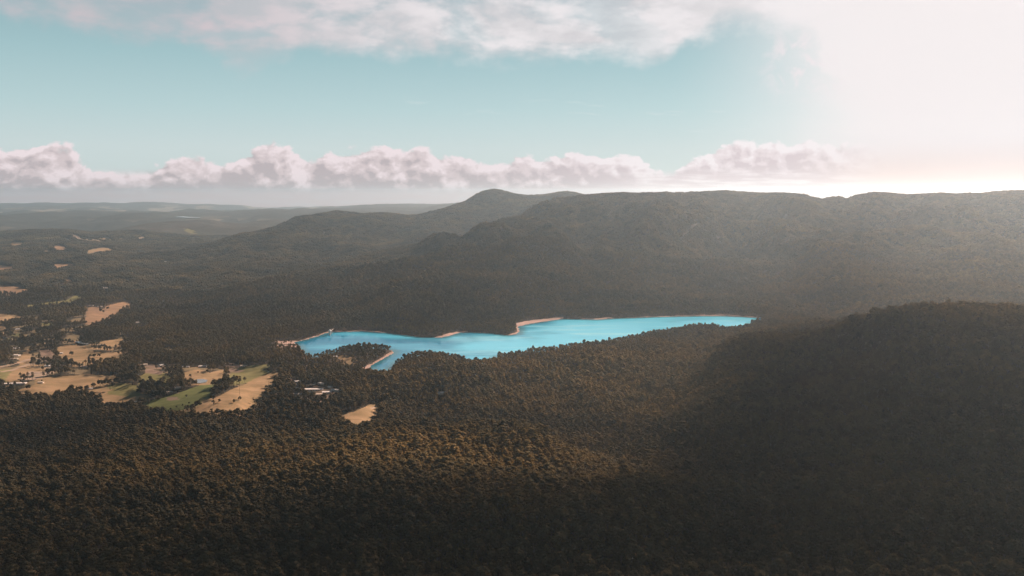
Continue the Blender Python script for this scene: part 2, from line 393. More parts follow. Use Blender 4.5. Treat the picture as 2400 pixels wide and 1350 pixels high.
def lake_sd(X, Y):
    o = np.full(X.shape, 9999.0)
    bx = (X > lake[:, 0].min() - 500) & (X < lake[:, 0].max() + 500) & (Y > lake[:, 1].min() - 500) & (Y < lake[:, 1].max() + 500)
    x = X[bx]; y = Y[bx]; d = np.full(x.shape, 1e9)
    for i in range(len(lake)):
        a = lake[i]; b = lake[(i + 1) % len(lake)]; ab = b - a
        t = np.clip(((x - a[0]) * ab[0] + (y - a[1]) * ab[1]) / (ab @ ab), 0, 1)
        d = np.minimum(d, np.hypot(x - a[0] - t * ab[0], y - a[1] - t * ab[1]))
    d = np.where(in_poly(x, y, lake), -d, d)
    o[bx] = d + 5 * perlin(x / 23, y / 23) + 2.5 * perlin(x / 9, y / 9)
    return o
def height(X, Y):
    z = np.maximum(tps(X, Y), -75)
    z = z + relief_noise(X, Y, z)
    far = sstep(Y, 12000, 30000)
    z = z + 2.2 * fbm(X / 120, Y / 120, 3) * (1 - far)
    sd = lake_sd(X, Y)
    t = sstep(sd, 5, 230)
    shore = 0.8 + 0.13 * np.maximum(sd, 0)
    z = np.where(sd < 9000, np.where(sd < 0, np.maximum(sd * 0.12, -12) + 0.3, np.maximum(z, -60) * t + shore * (1 - t)), z)
    return z, sd

# ------------------------------------------------------------------ fields, banks  (outlines where they lie in the photograph)
TAN, OLV, GRN, PAL, RST, SND, DRT = (0.285, 0.215, 0.125), (0.175, 0.175, 0.075), (0.12, 0.150, 0.055), (0.34, 0.28, 0.22), (0.25, 0.175, 0.11), (0.36, 0.28, 0.25), (0.23, 0.18, 0.14)
fields = [
 (TAN, [(23, 921), (60, 908), (82, 902), (84, 890), (110, 882), (170, 880), (205, 876), (265, 880), (290, 886), (262, 897), (230, 903), (200, 914), (183, 914), (167, 908), (147, 918), (117, 927), (93, 928), (55, 926)]),
 (TAN, [(205, 918), (225, 908), (242, 910), (300, 917), (345, 921), (355, 935), (308, 942), (280, 947), (240, 945), (237, 930), (210, 926)]),
 (OLV, [(253, 903), (280, 897), (322, 903), (332, 912), (310, 918), (250, 910)]),
 (OLV, [(323, 885), (355, 867), (375, 868), (402, 884), (396, 894), (362, 893), (325, 890)]),
 (GRN, [(318, 943), (350, 940), (383, 932), (420, 920), (467, 903), (498, 898), (517, 898), (500, 907), (487, 923), (495, 933), (457, 942), (450, 950), (397, 966), (380, 957), (350, 953)]),
 (TAN, [(662, 877), (650, 870), (623, 877), (590, 890), (570, 903), (540, 913), (523, 923), (505, 932), (473, 937), (472, 948), (443, 957), (398, 967), (398, 971), (433, 965), (488, 966), (533, 963), (592, 962), (597, 953), (607, 937), (623, 923), (640, 895)]),
 (TAN, [(432, 873), (467, 865), (492, 873), (525, 865), (530, 873), (517, 887), (467, 889), (432, 890)]),
 (OLV, [(520, 888), (547, 873), (558, 862), (592, 856), (640, 852), (633, 860), (600, 873), (575, 885), (542, 889)]),
 (PAL, [(37, 875), (73, 860), (100, 862), (115, 865), (93, 875), (67, 878)]),
 (OLV, [(-60, 872), (0, 867), (27, 863), (23, 880), (0, 895), (-60, 900)]),
 (TAN, [(27, 870), (45, 856), (60, 848), (110, 852), (120, 860), (70, 858), (37, 875), (60, 885), (30, 892), (10, 893)]),
 (TAN, [(40, 850), (55, 825), (70, 815), (72, 840), (60, 850)]),
 (TAN, [(143, 808), (180, 809), (207, 812), (208, 822), (250, 826), (310, 823), (290, 830), (257, 842), (210, 843), (178, 850), (153, 838), (130, 820)]),
 (TAN, [(205, 805), (233, 802), (260, 796), (293, 793), (283, 802), (263, 811), (213, 808)]),
 (RST, [(208, 719), (231, 719), (235, 729), (250, 717), (292, 706), (317, 715), (279, 723), (281, 735), (244, 748), (221, 756), (198, 750), (202, 735)]),
 (RST, [(-60, 662), (0, 667), (42, 673), (80, 680), (42, 685), (0, 685), (-60, 685)]),
 (OLV, [(154, 704), (177, 692), (196, 696), (163, 710), (115, 714), (54, 721), (40, 722), (60, 716), (112, 708)]),
 (TAN, [(-40, 733), (0, 735), (52, 738), (50, 744), (0, 744), (-40, 744)]),
 (OLV, [(94, 756), (125, 756), (125, 763), (100, 762)]),
 (RST, [(144, 660), (158, 653), (183, 658), (167, 662), (146, 664)]),
 (RST, [(-60, 620), (0, 621), (35, 625), (31, 630), (0, 633), (-60, 633)]),
 (TAN, [(85, 617), (108, 619), (104, 624), (90, 622)]),
 (RST, [(117, 622), (133, 617), (173, 618), (167, 624), (125, 628)]),
 (TAN, [(60, 629), (95, 628), (90, 632), (64, 634)]),
 (TAN, [(-40, 762), (17, 765), (8, 777), (-40, 780)]),
 (OLV, [(17, 783), (50, 781), (42, 790), (19, 787)]),
 (TAN, [(94, 792), (133, 792), (125, 797), (96, 796)]),
 (TAN, [(170, 800), (183, 795), (186, 804), (172, 806)]),
 (TAN, [(20, 574), (33, 564), (62, 570), (40, 578)]),
 (RST, [(121, 577), (140, 575), (163, 580), (154, 586), (125, 584)]),
 (TAN, [(93, 585), (115, 579), (113, 586)]),
 (TAN, [(152, 585), (192, 589), (188, 592), (154, 588)]),
 (TAN, [(194, 592), (208, 586), (240, 580), (284, 584), (246, 590), (206, 594)]),
 (PAL, [(142, 555), (150, 556), (167, 562), (208, 564), (208, 567), (158, 565)]),
 (PAL, [(160, 544), (172, 549), (198, 559), (250, 564), (248, 567), (200, 563), (170, 554)]),
 (TAN, [(229, 555), (271, 562), (266, 566), (233, 559)]),
 (TAN, [(272, 560), (283, 556), (293, 560), (290, 563)]),
 (PAL, [(318, 559), (333, 554), (348, 557), (325, 561)]),
 (OLV, [(430, 536), (442, 535), (464, 544), (446, 543)]),
 (PAL, [(755, 543), (777, 543), (768, 547), (758, 547)]),
 (TAN, [(785, 834), (800, 832), (819, 833), (846, 845), (820, 848), (796, 842)]),
 (TAN, [(765, 967), (829, 965), (879, 943), (898, 950), (885, 961), (886, 986), (871, 996), (842, 999), (808, 995), (792, 975)]),
 (DRT, [(720, 912), (735, 905), (752, 904), (772, 909), (798, 918), (780, 930), (748, 934), (722, 926)]),
 (DRT, [(335, 853), (350, 853), (386, 858), (375, 865), (340, 862)]),
 (DRT, [(526, 850), (550, 851), (575, 857), (560, 861), (530, 860)]),
 (DRT, [(388, 917), (415, 916), (420, 922), (395, 926)]),
 (PAL, [(870, 940), (882, 938), (880, 942), (868, 944)]),
 (PAL, [(0, 858), (30, 853), (62, 842), (95, 838), (96, 840), (64, 845), (32, 856), (0, 861)]),
 (PAL, [(95, 862), (120, 860), (150, 852), (152, 853), (122, 863), (96, 864)]),
 (PAL, [(0, 921), (24, 915), (24, 917), (0, 924)]),
 (PAL, [(712, 868), (722, 853), (725, 853), (716, 869)]),
 (DRT, [(618, 803), (640, 800), (641, 802), (619, 805)]),
 (DRT, [(92, 822), (112, 818), (130, 828), (120, 838), (96, 834)]),
]
banks = [
 [(640, 800), (632, 797), (700, 797), (745, 785), (770, 775), (850, 772), (905, 776), (905, 782), (850, 779), (775, 781), (745, 790), (700, 805), (660, 806)],
 [(998, 794), (1030, 786), (1058, 779), (1075, 774), (1097, 774), (1097, 780), (1075, 782), (1060, 788), (1035, 794)],
 [(1180, 788), (1200, 781), (1213, 775), (1222, 775), (1220, 786), (1190, 789)],
 [(1207, 757), (1240, 750), (1290, 744), (1320, 741), (1322, 750), (1290, 754), (1240, 762), (1212, 766)],
 [(1320, 746), (1400, 745), (1425, 741), (1440, 744), (1490, 742), (1560, 739), (1680, 735), (1700, 735), (1740, 738), (1785, 742), (1797, 747), (1740, 746), (1680, 743), (1560, 745), (1440, 749), (1400, 752), (1320, 751)],
 [(846, 857), (870, 852), (895, 838), (912, 825), (928, 821), (928, 829), (905, 840), (885, 851), (870, 863), (850, 862)],
 [(1150, 846), (1158, 832), (1168, 833), (1166, 846)],
]

# ------------------------------------------------------------------ buildings list (pixel, size, heading, colours, label)
WHT, CRM, GRY, BRN = (0.85, 0.83, 0.80), (0.62, 0.55, 0.46), (0.42, 0.43, 0.45), (0.33, 0.26, 0.21)
# name, category, px, py, length, width, height, heading deg, roof colour, label
builds = [
 ('farm_shed', 'shed', 27, 901, 34, 12, 5, 12, WHT, 'long low white shed, left of two at the edge of the big tan paddock'),
 ('farm_shed', 'shed', 50, 900, 26, 12, 5, 5, WHT, 'white roofed shed beside a big round tree at the left end of the tan paddock'),
 ('farm_shed', 'shed', 96, 898, 14, 9, 5, 0, CRM, 'small cream shed standing alone in the middle of the big tan paddock'),
 ('farm_shed', 'shed', 213, 912, 10, 6, 4, 15, WHT, 'tiny white shed at the foot of the row of dark round trees'),
 ('farm_shed', 'shed', 322, 944, 16, 9, 5, 8, CRM, 'cream roofed hay shed at the lower left corner of the green paddock'),
 ('farm_shed', 'shed', 114, 859, 20, 12, 5, -12, WHT, 'white arched shed at the upper end of the pale bare field'),
 ('farm_shed', 'shed', 144, 829, 8, 8, 5, 20, WHT, 'small bright white shed left of the twin banded paddocks'),
 ('farm_shed', 'shed', 198, 861, 16, 8, 5, 0, GRY, 'grey shed among trees above the right end of the big tan paddock'),
 ('farm_shed', 'shed', 184, 803, 20, 10, 5, -4, GRY, 'long grey shed near the dark pond on the left'),
 ('farm_shed', 'shed', 238, 809, 12, 7, 4, 3, CRM, 'cream shed on the lower edge of the curved tan paddock'),
 ('house', 'house', 38, 818, 22, 14, 5, 10, WHT, 'large white roofed house among dark trees at the far left'),
 ('house', 'house', 40, 834, 18, 13, 5, -8, WHT, 'white roofed house just below the larger one at the far left'),
 ('house', 'house', 32, 842, 26, 9, 4, 5, CRM, 'long cream roofed house under the two white ones at the far left'),
 ('house', 'house', 12, 793, 14, 9, 5, 0, WHT, 'small white house at the left edge beside an olive strip'),
 ('house', 'house', 25, 797, 12, 9, 5, 25, GRY, 'pale grey house right of the small white one at the left edge'),
 ('house', 'house', 41, 773, 14, 10, 5, 30, WHT, 'white gabled house alone in trees above the far left village'),
 ('house', 'house', 338, 856, 17, 12, 5, 12, CRM, 'cream house at the left end of the bare yard above the green mound'),
 ('house', 'house', 379, 858, 16, 10, 6, 60, WHT, 'white house at the right end of the yard above the green mound'),
 ('house', 'house', 475, 860, 22, 10, 5, 4, WHT, 'bright white house under a dark tree belt above the small tan paddock'),
 ('house', 'house', 436, 861, 18, 8, 4, 6, GRY, 'grey roofed house left of the bright white one under the dark tree belt'),
 ('house', 'house', 538, 855, 24, 12, 5, 5, BRN, 'wide brown roofed house above the olive paddock'),
 ('house', 'house', 572, 859, 18, 9, 5, 0, CRM, 'cream house right of the wide brown roofed one'),
 ('house', 'house', 397, 921, 18, 10, 5, 0, CRM, 'cream farmhouse at the top left corner of the green paddock'),
 ('house', 'house', 417, 910, 14, 10, 5, 15, WHT, 'small white house in trees just above the green paddock'),
 ('house', 'house', 699, 896, 20, 13, 6, 25, WHT, 'bright white roofed house, topmost on the left of the wooded hamlet'),
 ('house', 'house', 697, 903, 16, 9, 5, 30, GRY, 'light grey house just below the topmost white one in the hamlet'),
 ('house', 'house', 682, 891, 24, 9, 4, 25, BRN, 'brown roofed house at the upper left end of the wooded hamlet'),
 ('house', 'house', 702, 911, 22, 10, 5, 5, GRY, 'grey hipped roof house left of the hamlet clearing'),
 ('house', 'house', 700, 926, 26, 10, 5, 5, GRY, 'long grey roofed house at the lower left of the hamlet'),
 ('house', 'house', 728, 904, 22, 10, 5, 0, CRM, 'cream roofed house at the top of the hamlet clearing'),
 ('house', 'hall', 736, 915, 46, 13, 6, 2, WHT, 'longest white building in the middle of the hamlet clearing'),
 ('house', 'house', 749, 900, 8, 8, 6, 0, WHT, 'small white house above the clearing, left of a twin'),
 ('house', 'house', 755, 901, 8, 7, 5, 10, WHT, 'small white house above the clearing, right of a twin'),
 ('house', 'house', 766, 921, 22, 11, 5, 12, WHT, 'white roofed house at the lower right of the hamlet clearing'),
 ('house', 'house', 752, 926, 24, 10, 5, 12, CRM, 'cream roofed house at the bottom of the hamlet clearing'),
 ('house', 'house', 774, 909, 10, 8, 5, -20, WHT, 'small white house at the upper right of the hamlet clearing'),
 ('house', 'house', 787, 916, 22, 10, 5, -15, WHT, 'white house at the right end of the hamlet'),
 ('house', 'house', 797, 920, 12, 8, 4, -20, CRM, 'small cream house farthest right in the hamlet'),
 ('house', 'house', 1034, 923, 22, 12, 6, -3, WHT, 'lone white roofed house deep in the forest below the reservoir'),
 ('house', 'house', 787, 837, 12, 8, 4, 5, WHT, 'small white house on the left end of the clearing by the lake inlet'),
 ('farm_shed', 'shed', 213, 717, 22, 10, 5, 0, GRY, 'grey shed on the top left corner of the rust coloured paddock'),
 ('farm_shed', 'shed', 234, 719, 20, 8, 4, 0, WHT, 'white shed on the top edge of the rust coloured paddock'),
 ('house', 'house', 326, 757, 22, 9, 5, 20, WHT, 'white roofed house alone in the forest right of the rust coloured paddock'),
 ('house', 'house', 382, 724, 20, 10, 5, 10, CRM, 'cream house in a small gap high in the forest'),
 ('house', 'house', 240, 675, 14, 9, 5, 0, WHT, 'first white house from the left in the distant row of three'),
 ('house', 'house', 250, 676, 18, 10, 5, 0, WHT, 'brightest white house in the middle of the distant row of three'),
 ('house', 'house', 272, 678, 18, 9, 5, 0, GRY, 'greyish house at the right end of the distant row of three'),
 ('house', 'house', 146, 685, 16, 12, 6, 40, GRY, 'grey house below the small rust coloured knoll'),
 ('house', 'house', 72, 648, 30, 12, 6, 0, WHT, 'white roofed distant house left of the small rust coloured knoll'),
 ('house', 'house', 20, 635, 30, 12, 5, 0, CRM, 'cream distant shed at the left edge under the rust coloured strips'),
 ('house', 'house', 402, 643, 18, 12, 6, 0, WHT, 'distant white house on the wooded slope, left one of a pair'),
 ('house', 'house', 413, 643, 16, 11, 6, 0, WHT, 'distant white house on the wooded slope, right one of a pair'),
 ('house', 'house', 386, 614, 34, 14, 6, 0, WHT, 'most distant white house high on the wooded ridge'),
 ('house', 'house', 119, 590, 26, 14, 6, 0, WHT, 'distant white farmhouse below the pinkish fields'),
 ('house', 'house', 202, 573, 16, 14, 10, 0, WHT, 'far white farmhouse under the pale winding strips'),
 ('house', 'house', 194, 611, 20, 13, 6, 0, WHT, 'far white house at the right tip of the rusty strips'),
 ('house', 'house', 478, 494, 10, 10, 5, 0, WHT, None),
]
builds = [b for b in builds if b[9]]

# single trees in the open  (px, py of the foot, height px, kind 0 round 1 tall 2 thin 3 bush, label)
singles = [
 (593, 946, 15, 2, 'thin open crowned tree casting a long shadow on the sloping tan paddock'),
 (562, 938, 9, 3, 'small leaning bush left of the thin open crowned tree'),
 (549, 944, 8, 3, 'tiny dark bush, second left of the thin open crowned tree'),
 (500, 950, 17, 1, 'dark narrow upright tree in the middle of the sloping tan paddock'),
 (514, 943, 8, 3, 'small bush just right of the dark narrow upright tree'),
 (464, 957, 21, 0, 'broad dark tree at the foot of the sloping tan paddock'),
 (437, 931, 6, 3, 'low dark bush alone in the green paddock'),
 (624, 910, 8, 0, 'small round tree near the right border of the sloping tan paddock'),
 (443, 947, 5, 3, 'lone sapling on the fence line between green and tan paddocks, first above'),
 (428, 952, 5, 3, 'sapling on the fence line, middle one below the green paddock'),
 (414, 956, 5, 3, 'sapling on the fence line, third one below the green paddock'),
 (400, 962, 6, 3, 'sapling on the fence line, lowest below the green paddock'),
 (66, 914, 14, 0, 'big round tree with a dark shadow beside the white sheds'),
 (98, 894, 4, 3, 'tiny bush above the small cream shed in the big tan paddock'),
 (168, 834, 12, 0, 'round tree standing in the banded tan paddock'),
 (154, 841, 8, 3, 'dark round bush at the left end of the banded paddock'),
 (212, 838, 9, 0, 'first tree of the clump in the banded tan paddock'),
 (221, 838, 10, 0, 'second tree of the clump in the banded tan paddock'),
 (232, 837, 9, 0, 'third tree of the clump in the banded tan paddock'),
 (189, 917, 14, 0, 'lowest and leftmost dark round tree of the paddock row'),
 (203, 914, 12, 0, 'second dark round tree from the left in the paddock row'),
 (219, 909, 13, 0, 'third dark round tree from the left in the paddock row'),
 (235, 905, 17, 0, 'fourth and tallest dark round tree in the paddock row'),
 (249, 904, 18, 0, 'fifth dark round tree in the paddock row'),
 (273, 898, 15, 0, 'rightmost dark round tree of the paddock row'),
 (352, 890, 10, 0, 'small tree standing on the green mound'),
 (339, 940, 24, 2, 'tall thin tree with a bare stem at the right end of the lower tan paddock'),
 (325, 923, 14, 0, 'wide tree left of the tall thin stemmed tree'),
 (362, 935, 22, 0, 'bulky tree left of the cream farmhouse'),
 (378, 932, 18, 0, 'bulky tree beside the cream farmhouse'),
 (504, 928, 24, 1, 'tallest dark tree of the clump between the green and tan paddocks'),
 (516, 926, 24, 1, 'upper right tree of the clump between the green and tan paddocks'),
 (528, 918, 20, 0, 'round tree at the right side of the clump between the paddocks'),
 (498, 936, 12, 0, 'low tree at the foot of the clump between the paddocks'),
 (548, 885, 6, 3, 'first of two small trees in the right olive paddock'),
 (563, 887, 6, 3, 'second of two small trees in the right olive paddock'),
 (446, 884, 7, 3, 'small bush in the left part of the upper tan paddock'),
 (464, 875, 5, 3, 'low bush near the top of the upper tan paddock'),
 (486, 873, 8, 0, 'small tree with a shadow at the right of the upper tan paddock'),
 (288, 944, 7, 1, 'small pointed tree at the lower edge of the lower tan paddock'),
 (46, 925, 9, 0, 'small tree at the lower left border of the big tan paddock'),
 (236, 731, 8, 0, 'dark tree in the notch of the rust coloured paddock'),
 (253, 726, 8, 0, 'dark tree right of the notch of the rust coloured paddock'),
 (243, 733, 6, 3, 'low bush inside the rust coloured paddock'),
]

# ------------------------------------------------------------------ mesh helper
def big_mesh(name, verts, faces, attrs=None, smooth=True):
    me = bpy.data.meshes.new(name)
    verts = np.asarray(verts, np.float32); faces = np.asarray(faces, np.int32)
    k = faces.shape[1]
    me.vertices.add(len(verts)); me.vertices.foreach_set('co', verts.ravel())
    me.loops.add(faces.size); me.loops.foreach_set('vertex_index', faces.ravel())
    me.polygons.add(len(faces)); me.polygons.foreach_set('loop_start', np.arange(0, faces.size, k, dtype=np.int32))
    me.polygons.foreach_set('use_smooth', np.full(len(faces), smooth))
    me.update(calc_edges=True)
    for nm, (ty, arr) in (attrs or {}).items():
        a = me.attributes.new(nm, ty, 'POINT')
        a.data.foreach_set({'FLOAT_COLOR': 'color', 'FLOAT': 'value', 'INT': 'value', 'FLOAT_VECTOR': 'vector'}[ty], np.asarray(arr).ravel())
    return me
def link(name, me, parent=None, **props):
    o = bpy.data.objects.new(name, me); root_col.objects.link(o)
    if parent: o.parent = parent
    for k, v in props.items(): o[k] = v
    return o
def mat(name):
    m = bpy.data.materials.new(name); m.use_nodes = True
    m.node_tree.nodes.clear(); gg = G(m.node_tree)
    o = gg.n('ShaderNodeOutputMaterial')
    return m, gg, o

# ------------------------------------------------------------------ terrain mesh
rows = np.concatenate([np.geomspace(300, 1800, 230, endpoint=False), np.geomspace(1800, 3700, 430, endpoint=False), np.geomspace(3700, 12000, 400, endpoint=False), np.geomspace(12000, 31500, 130)])
tans = np.tan(np.linspace(R(-42), R(42), 800))
GX = rows[:, None] * tans[None, :]; GY = np.repeat(rows[:, None], len(tans), 1)
GZ, GSD = height(GX, GY)
gpx, gpy = project(GX, GY, GZ)
TOPH = 15.0
def zones(X, Y, Z, sd):
    px, py = project(X, Y, Z)
    pxt, pyt = project(X, Y, Z + np.where(Y < 4700, TOPH, 20))
    col = np.zeros(X.shape + (4,), np.float32)
    clear = np.zeros(X.shape, bool)
    near = Y > 1500
    jx = 2.2 * perlin(X / 30, Y / 60); jy = 1.1 * perlin(X / 30 + 9, Y / 60)
    for c, poly in fields:
        pa = np.array(poly)
        m = near & (px > pa[:, 0].min() - 5) & (px < pa[:, 0].max() + 5) & (py > pa[:, 1].min() - 5) & (py < pa[:, 1].max() + 40)
        if not m.any(): continue
        i = np.zeros(X.shape, bool)
        i[m] = in_poly(px[m] + jx[m], py[m] + jy[m], poly) | in_poly(pxt[m] + jx[m], pyt[m] + jy[m], poly)
        col[i] = (*c, 1); clear |= i
    for poly in banks:
        pa = np.array(poly)
        m = (px > pa[:, 0].min() - 5) & (px < pa[:, 0].max() + 5) & (py > pa[:, 1].min() - 5) & (py < pa[:, 1].max() + 30) & (sd < 90) & (Y > 2000) & (Y < 4200)
        i = np.zeros(X.shape, bool)
        i[m] = in_poly(px[m], py[m] - 1.1 + 2.0 * jy[m], poly) | (in_poly(pxt[m], pyt[m], poly) if poly[0][0] < 1150 or poly[0][0] > 1160 else False)
        col[i] = (*SND, 1); clear |= i
    val = (px < 640) & (py > 735) & (py < 905) & (px < 420 + (py - 800) * 2.2)
    va = val & (col[..., 3] == 0) & (fbm(X / 80, Y / 120, 3) > np.where(px < 215, 0.07, 0.26))
    col[va] = (0.17, 0.145, 0.09, 1); clear |= va
    shore = (sd < 7 + 5 * perlin(X / 60, Y / 60))
    col[shore & (col[..., 3] == 0)] = (0.16, 0.11, 0.085, 1)
    return col, clear | (sd < 6)
GC, GCL = zones(GX, GY, GZ, GSD)
nr, nc = GX.shape
idx = np.arange(nr * nc).reshape(nr, nc)
quads = np.stack([idx[:-1, :-1], idx[:-1, 1:], idx[1:, 1:], idx[1:, :-1]], -1).reshape(-1, 4)
me = big_mesh('ground', np.stack([GX, GY, GZ], -1).reshape(-1, 3), quads, {'zone': ('FLOAT_COLOR', GC.reshape(-1, 4))})
m, gg, o = mat('ground')
at = gg.n('ShaderNodeAttribute', attribute_name='zone')
geo = gg.n('ShaderNodeNewGeometry')
pos = geo.outputs['Position']
n1 = gg.noise(pos, 0.06, 6, 0.65)
n2 = gg.noise(pos, 0.0012, 6, 0.6)
n3 = gg.noise(pos, 0.012, 5, 0.6)
sepp = gg.n('ShaderNodeSeparateXYZ'); gg.link(pos, sepp.inputs[0])
fl = gg.mix(gg.ss(n1, 0.35, 0.65), (0.030, 0.028, 0.020), (0.070, 0.060, 0.042))
fl = gg.mix(gg.ss(n2, 0.45, 0.65, 0, 0.5), fl, (0.05, 0.055, 0.032))
# open farmland far out on the plain
vor = gg.n('ShaderNodeTexVoronoi', feature='F1'); gg.link(gg.xyz(sepp.outputs[0], gg.mul(sepp.outputs[1], 0.5)), vor.inputs['Vector']); vor.inputs['Scale'].default_value = 0.0022
sv = gg.n('ShaderNodeSeparateXYZ'); gg.link(vor.outputs['Color'], sv.inputs[0])
farm = gg.mul(gg.ss(sv.outputs[0], 0.66, 0.72), gg.mul(gg.ss(sepp.outputs[1], 10500, 15000), gg.ss(sepp.outputs[2], 90, 30)))
fl = gg.mix(gg.ss(sepp.outputs[1], 9500, 13000, 0, 0.6), fl, (0.018, 0.024, 0.020))
fl = gg.mix(gg.mul(farm, 0.8), fl, (0.26, 0.24, 0.18))
grass = gg.mix(1.0, at.outputs['Color'], gg.mix(n3, (0.66, 0.68, 0.62), (1.30, 1.26, 1.3)), 'MULTIPLY')
wv = gg.noise(gg.xyz(gg.mul(sepp.outputs[0], 0.35), sepp.outputs[1]), 0.03, 5, 0.7)
grass = gg.mix(1.0, grass, gg.mix(gg.ss(wv, 0.4, 0.62), (0.82, 0.84, 0.8), (1.12, 1.1, 1.12)), 'MULTIPLY')
colr = gg.mix(gg.ss(at.outputs['Alpha'], 0.3, 0.7), fl, grass)
bs = gg.n('ShaderNodeBsdfPrincipled'); bs.inputs['Roughness'].default_value = 0.95; bs.inputs['Specular IOR Level'].default_value = 0.1
gg.link(colr, bs.inputs['Base Color'])
bp = gg.n('ShaderNodeBump'); bp.inputs['Strength'].default_value = 1.0; bp.inputs['Distance'].default_value = 9.0
gg.link(gg.mul(n1, gg.ss(at.outputs['Alpha'], 0.7, 0.2)), bp.inputs['Height']); gg.link(bp.outputs[0], bs.inputs['Normal'])
gg.link(bs.outputs[0], o.inputs[0])
me.materials.append(m)
link('ground', me, kind='structure')

# ------------------------------------------------------------------ water
xs = np.arange(lake[:, 0].min() - 40, lake[:, 0].max() + 40, 12.0); ys = np.arange(lake[:, 1].min() - 40, lake[:, 1].max() + 40, 12.0)
LX, LY = np.meshgrid(xs, ys); LS = lake_sd(LX, LY)
idx = np.arange(LX.size).reshape(LX.shape)
q = np.stack([idx[:-1, :-1], idx[:-1, 1:], idx[1:, 1:], idx[1:, :-1]], -1).reshape(-1, 4)
keep = (LS.ravel()[q] < 14).any(1); q = q[keep]
used, inv = np.unique(q, return_inverse=True)
me = big_mesh('lake_water', np.stack([LX.ravel()[used], LY.ravel()[used], np.full(len(used), 0.9)], -1), inv.reshape(-1, 4), {'shore': ('FLOAT', (-LS.ravel()[used]).astype(np.float32))})
m, gg, o = mat('lake_water')
geo = gg.n('ShaderNodeNewGeometry'); pos = geo.outputs['Position']
sp = gg.n('ShaderNodeSeparateXYZ'); gg.link(pos, sp.inputs[0])
wn = gg.noise(gg.xyz(gg.mul(sp.outputs[0], 0.5), sp.outputs[1]), 0.0045, 4, 0.5, dist=0.5)
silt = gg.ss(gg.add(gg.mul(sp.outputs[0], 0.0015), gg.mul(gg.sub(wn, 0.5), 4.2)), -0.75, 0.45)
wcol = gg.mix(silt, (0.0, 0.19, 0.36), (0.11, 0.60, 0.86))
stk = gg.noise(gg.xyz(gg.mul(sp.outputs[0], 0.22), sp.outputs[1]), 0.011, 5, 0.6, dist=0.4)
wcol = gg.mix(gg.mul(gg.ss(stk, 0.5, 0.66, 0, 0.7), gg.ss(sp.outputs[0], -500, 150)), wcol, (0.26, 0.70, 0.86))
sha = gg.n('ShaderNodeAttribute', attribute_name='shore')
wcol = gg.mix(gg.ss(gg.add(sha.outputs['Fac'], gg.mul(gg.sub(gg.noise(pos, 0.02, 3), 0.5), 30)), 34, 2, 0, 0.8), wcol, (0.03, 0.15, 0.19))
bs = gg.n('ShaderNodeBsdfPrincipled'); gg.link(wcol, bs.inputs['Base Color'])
bs.inputs['Roughness'].default_value = 0.12; bs.inputs['IOR'].default_value = 1.16
wb = gg.noise(gg.xyz(sp.outputs[0], gg.mul(sp.outputs[1], 0.6)), 0.12, 4, 0.6)
bp = gg.n('ShaderNodeBump'); bp.inputs['Strength'].default_value = 0.5; bp.inputs['Distance'].default_value = 0.5
gg.link(wb, bp.inputs['Height']); gg.link(bp.outputs[0], bs.inputs['Normal'])
gg.link(bs.outputs[0], o.inputs[0]); me.materials.append(m)
link('lake_water', me, kind='structure')

# ------------------------------------------------------------------ tree prototypes
def ico(sub):
    t = (1 + 5 ** .5) / 2
    v = [(-1, t, 0), (1, t, 0), (-1, -t, 0), (1, -t, 0), (0, -1, t), (0, 1, t), (0, -1, -t), (0, 1, -t), (t, 0, -1), (t, 0, 1), (-t, 0, -1), (-t, 0, 1)]
    f = [(0, 11, 5), (0, 5, 1), (0, 1, 7), (0, 7, 10), (0, 10, 11), (1, 5, 9), (5, 11, 4), (11, 10, 2), (10, 7, 6), (7, 1, 8), (3, 9, 4), (3, 4, 2), (3, 2, 6), (3, 6, 8), (3, 8, 9), (4, 9, 5), (2, 4, 11), (6, 2, 10), (8, 6, 7), (9, 8, 1)]
    v = [np.array(a, float) / np.linalg.norm(a) for a in v]
    for _ in range(sub):
        c = {}; nf = []
        def mid(a, b):
            k = (min(a, b), max(a, b))
            if k not in c:
                p = v[a] + v[b]; v.append(p / np.linalg.norm(p)); c[k] = len(v) - 1
            return c[k]
        for a, b, d in f:
            x, y, z = mid(a, b), mid(b, d), mid(d, a)
            nf += [(a, x, z), (b, y, x), (d, z, y), (x, y, z)]
        f = nf
    return np.array(v), np.array(f)
ICO0, ICO1, ICO2 = ico(0), ico(1), ico(2)
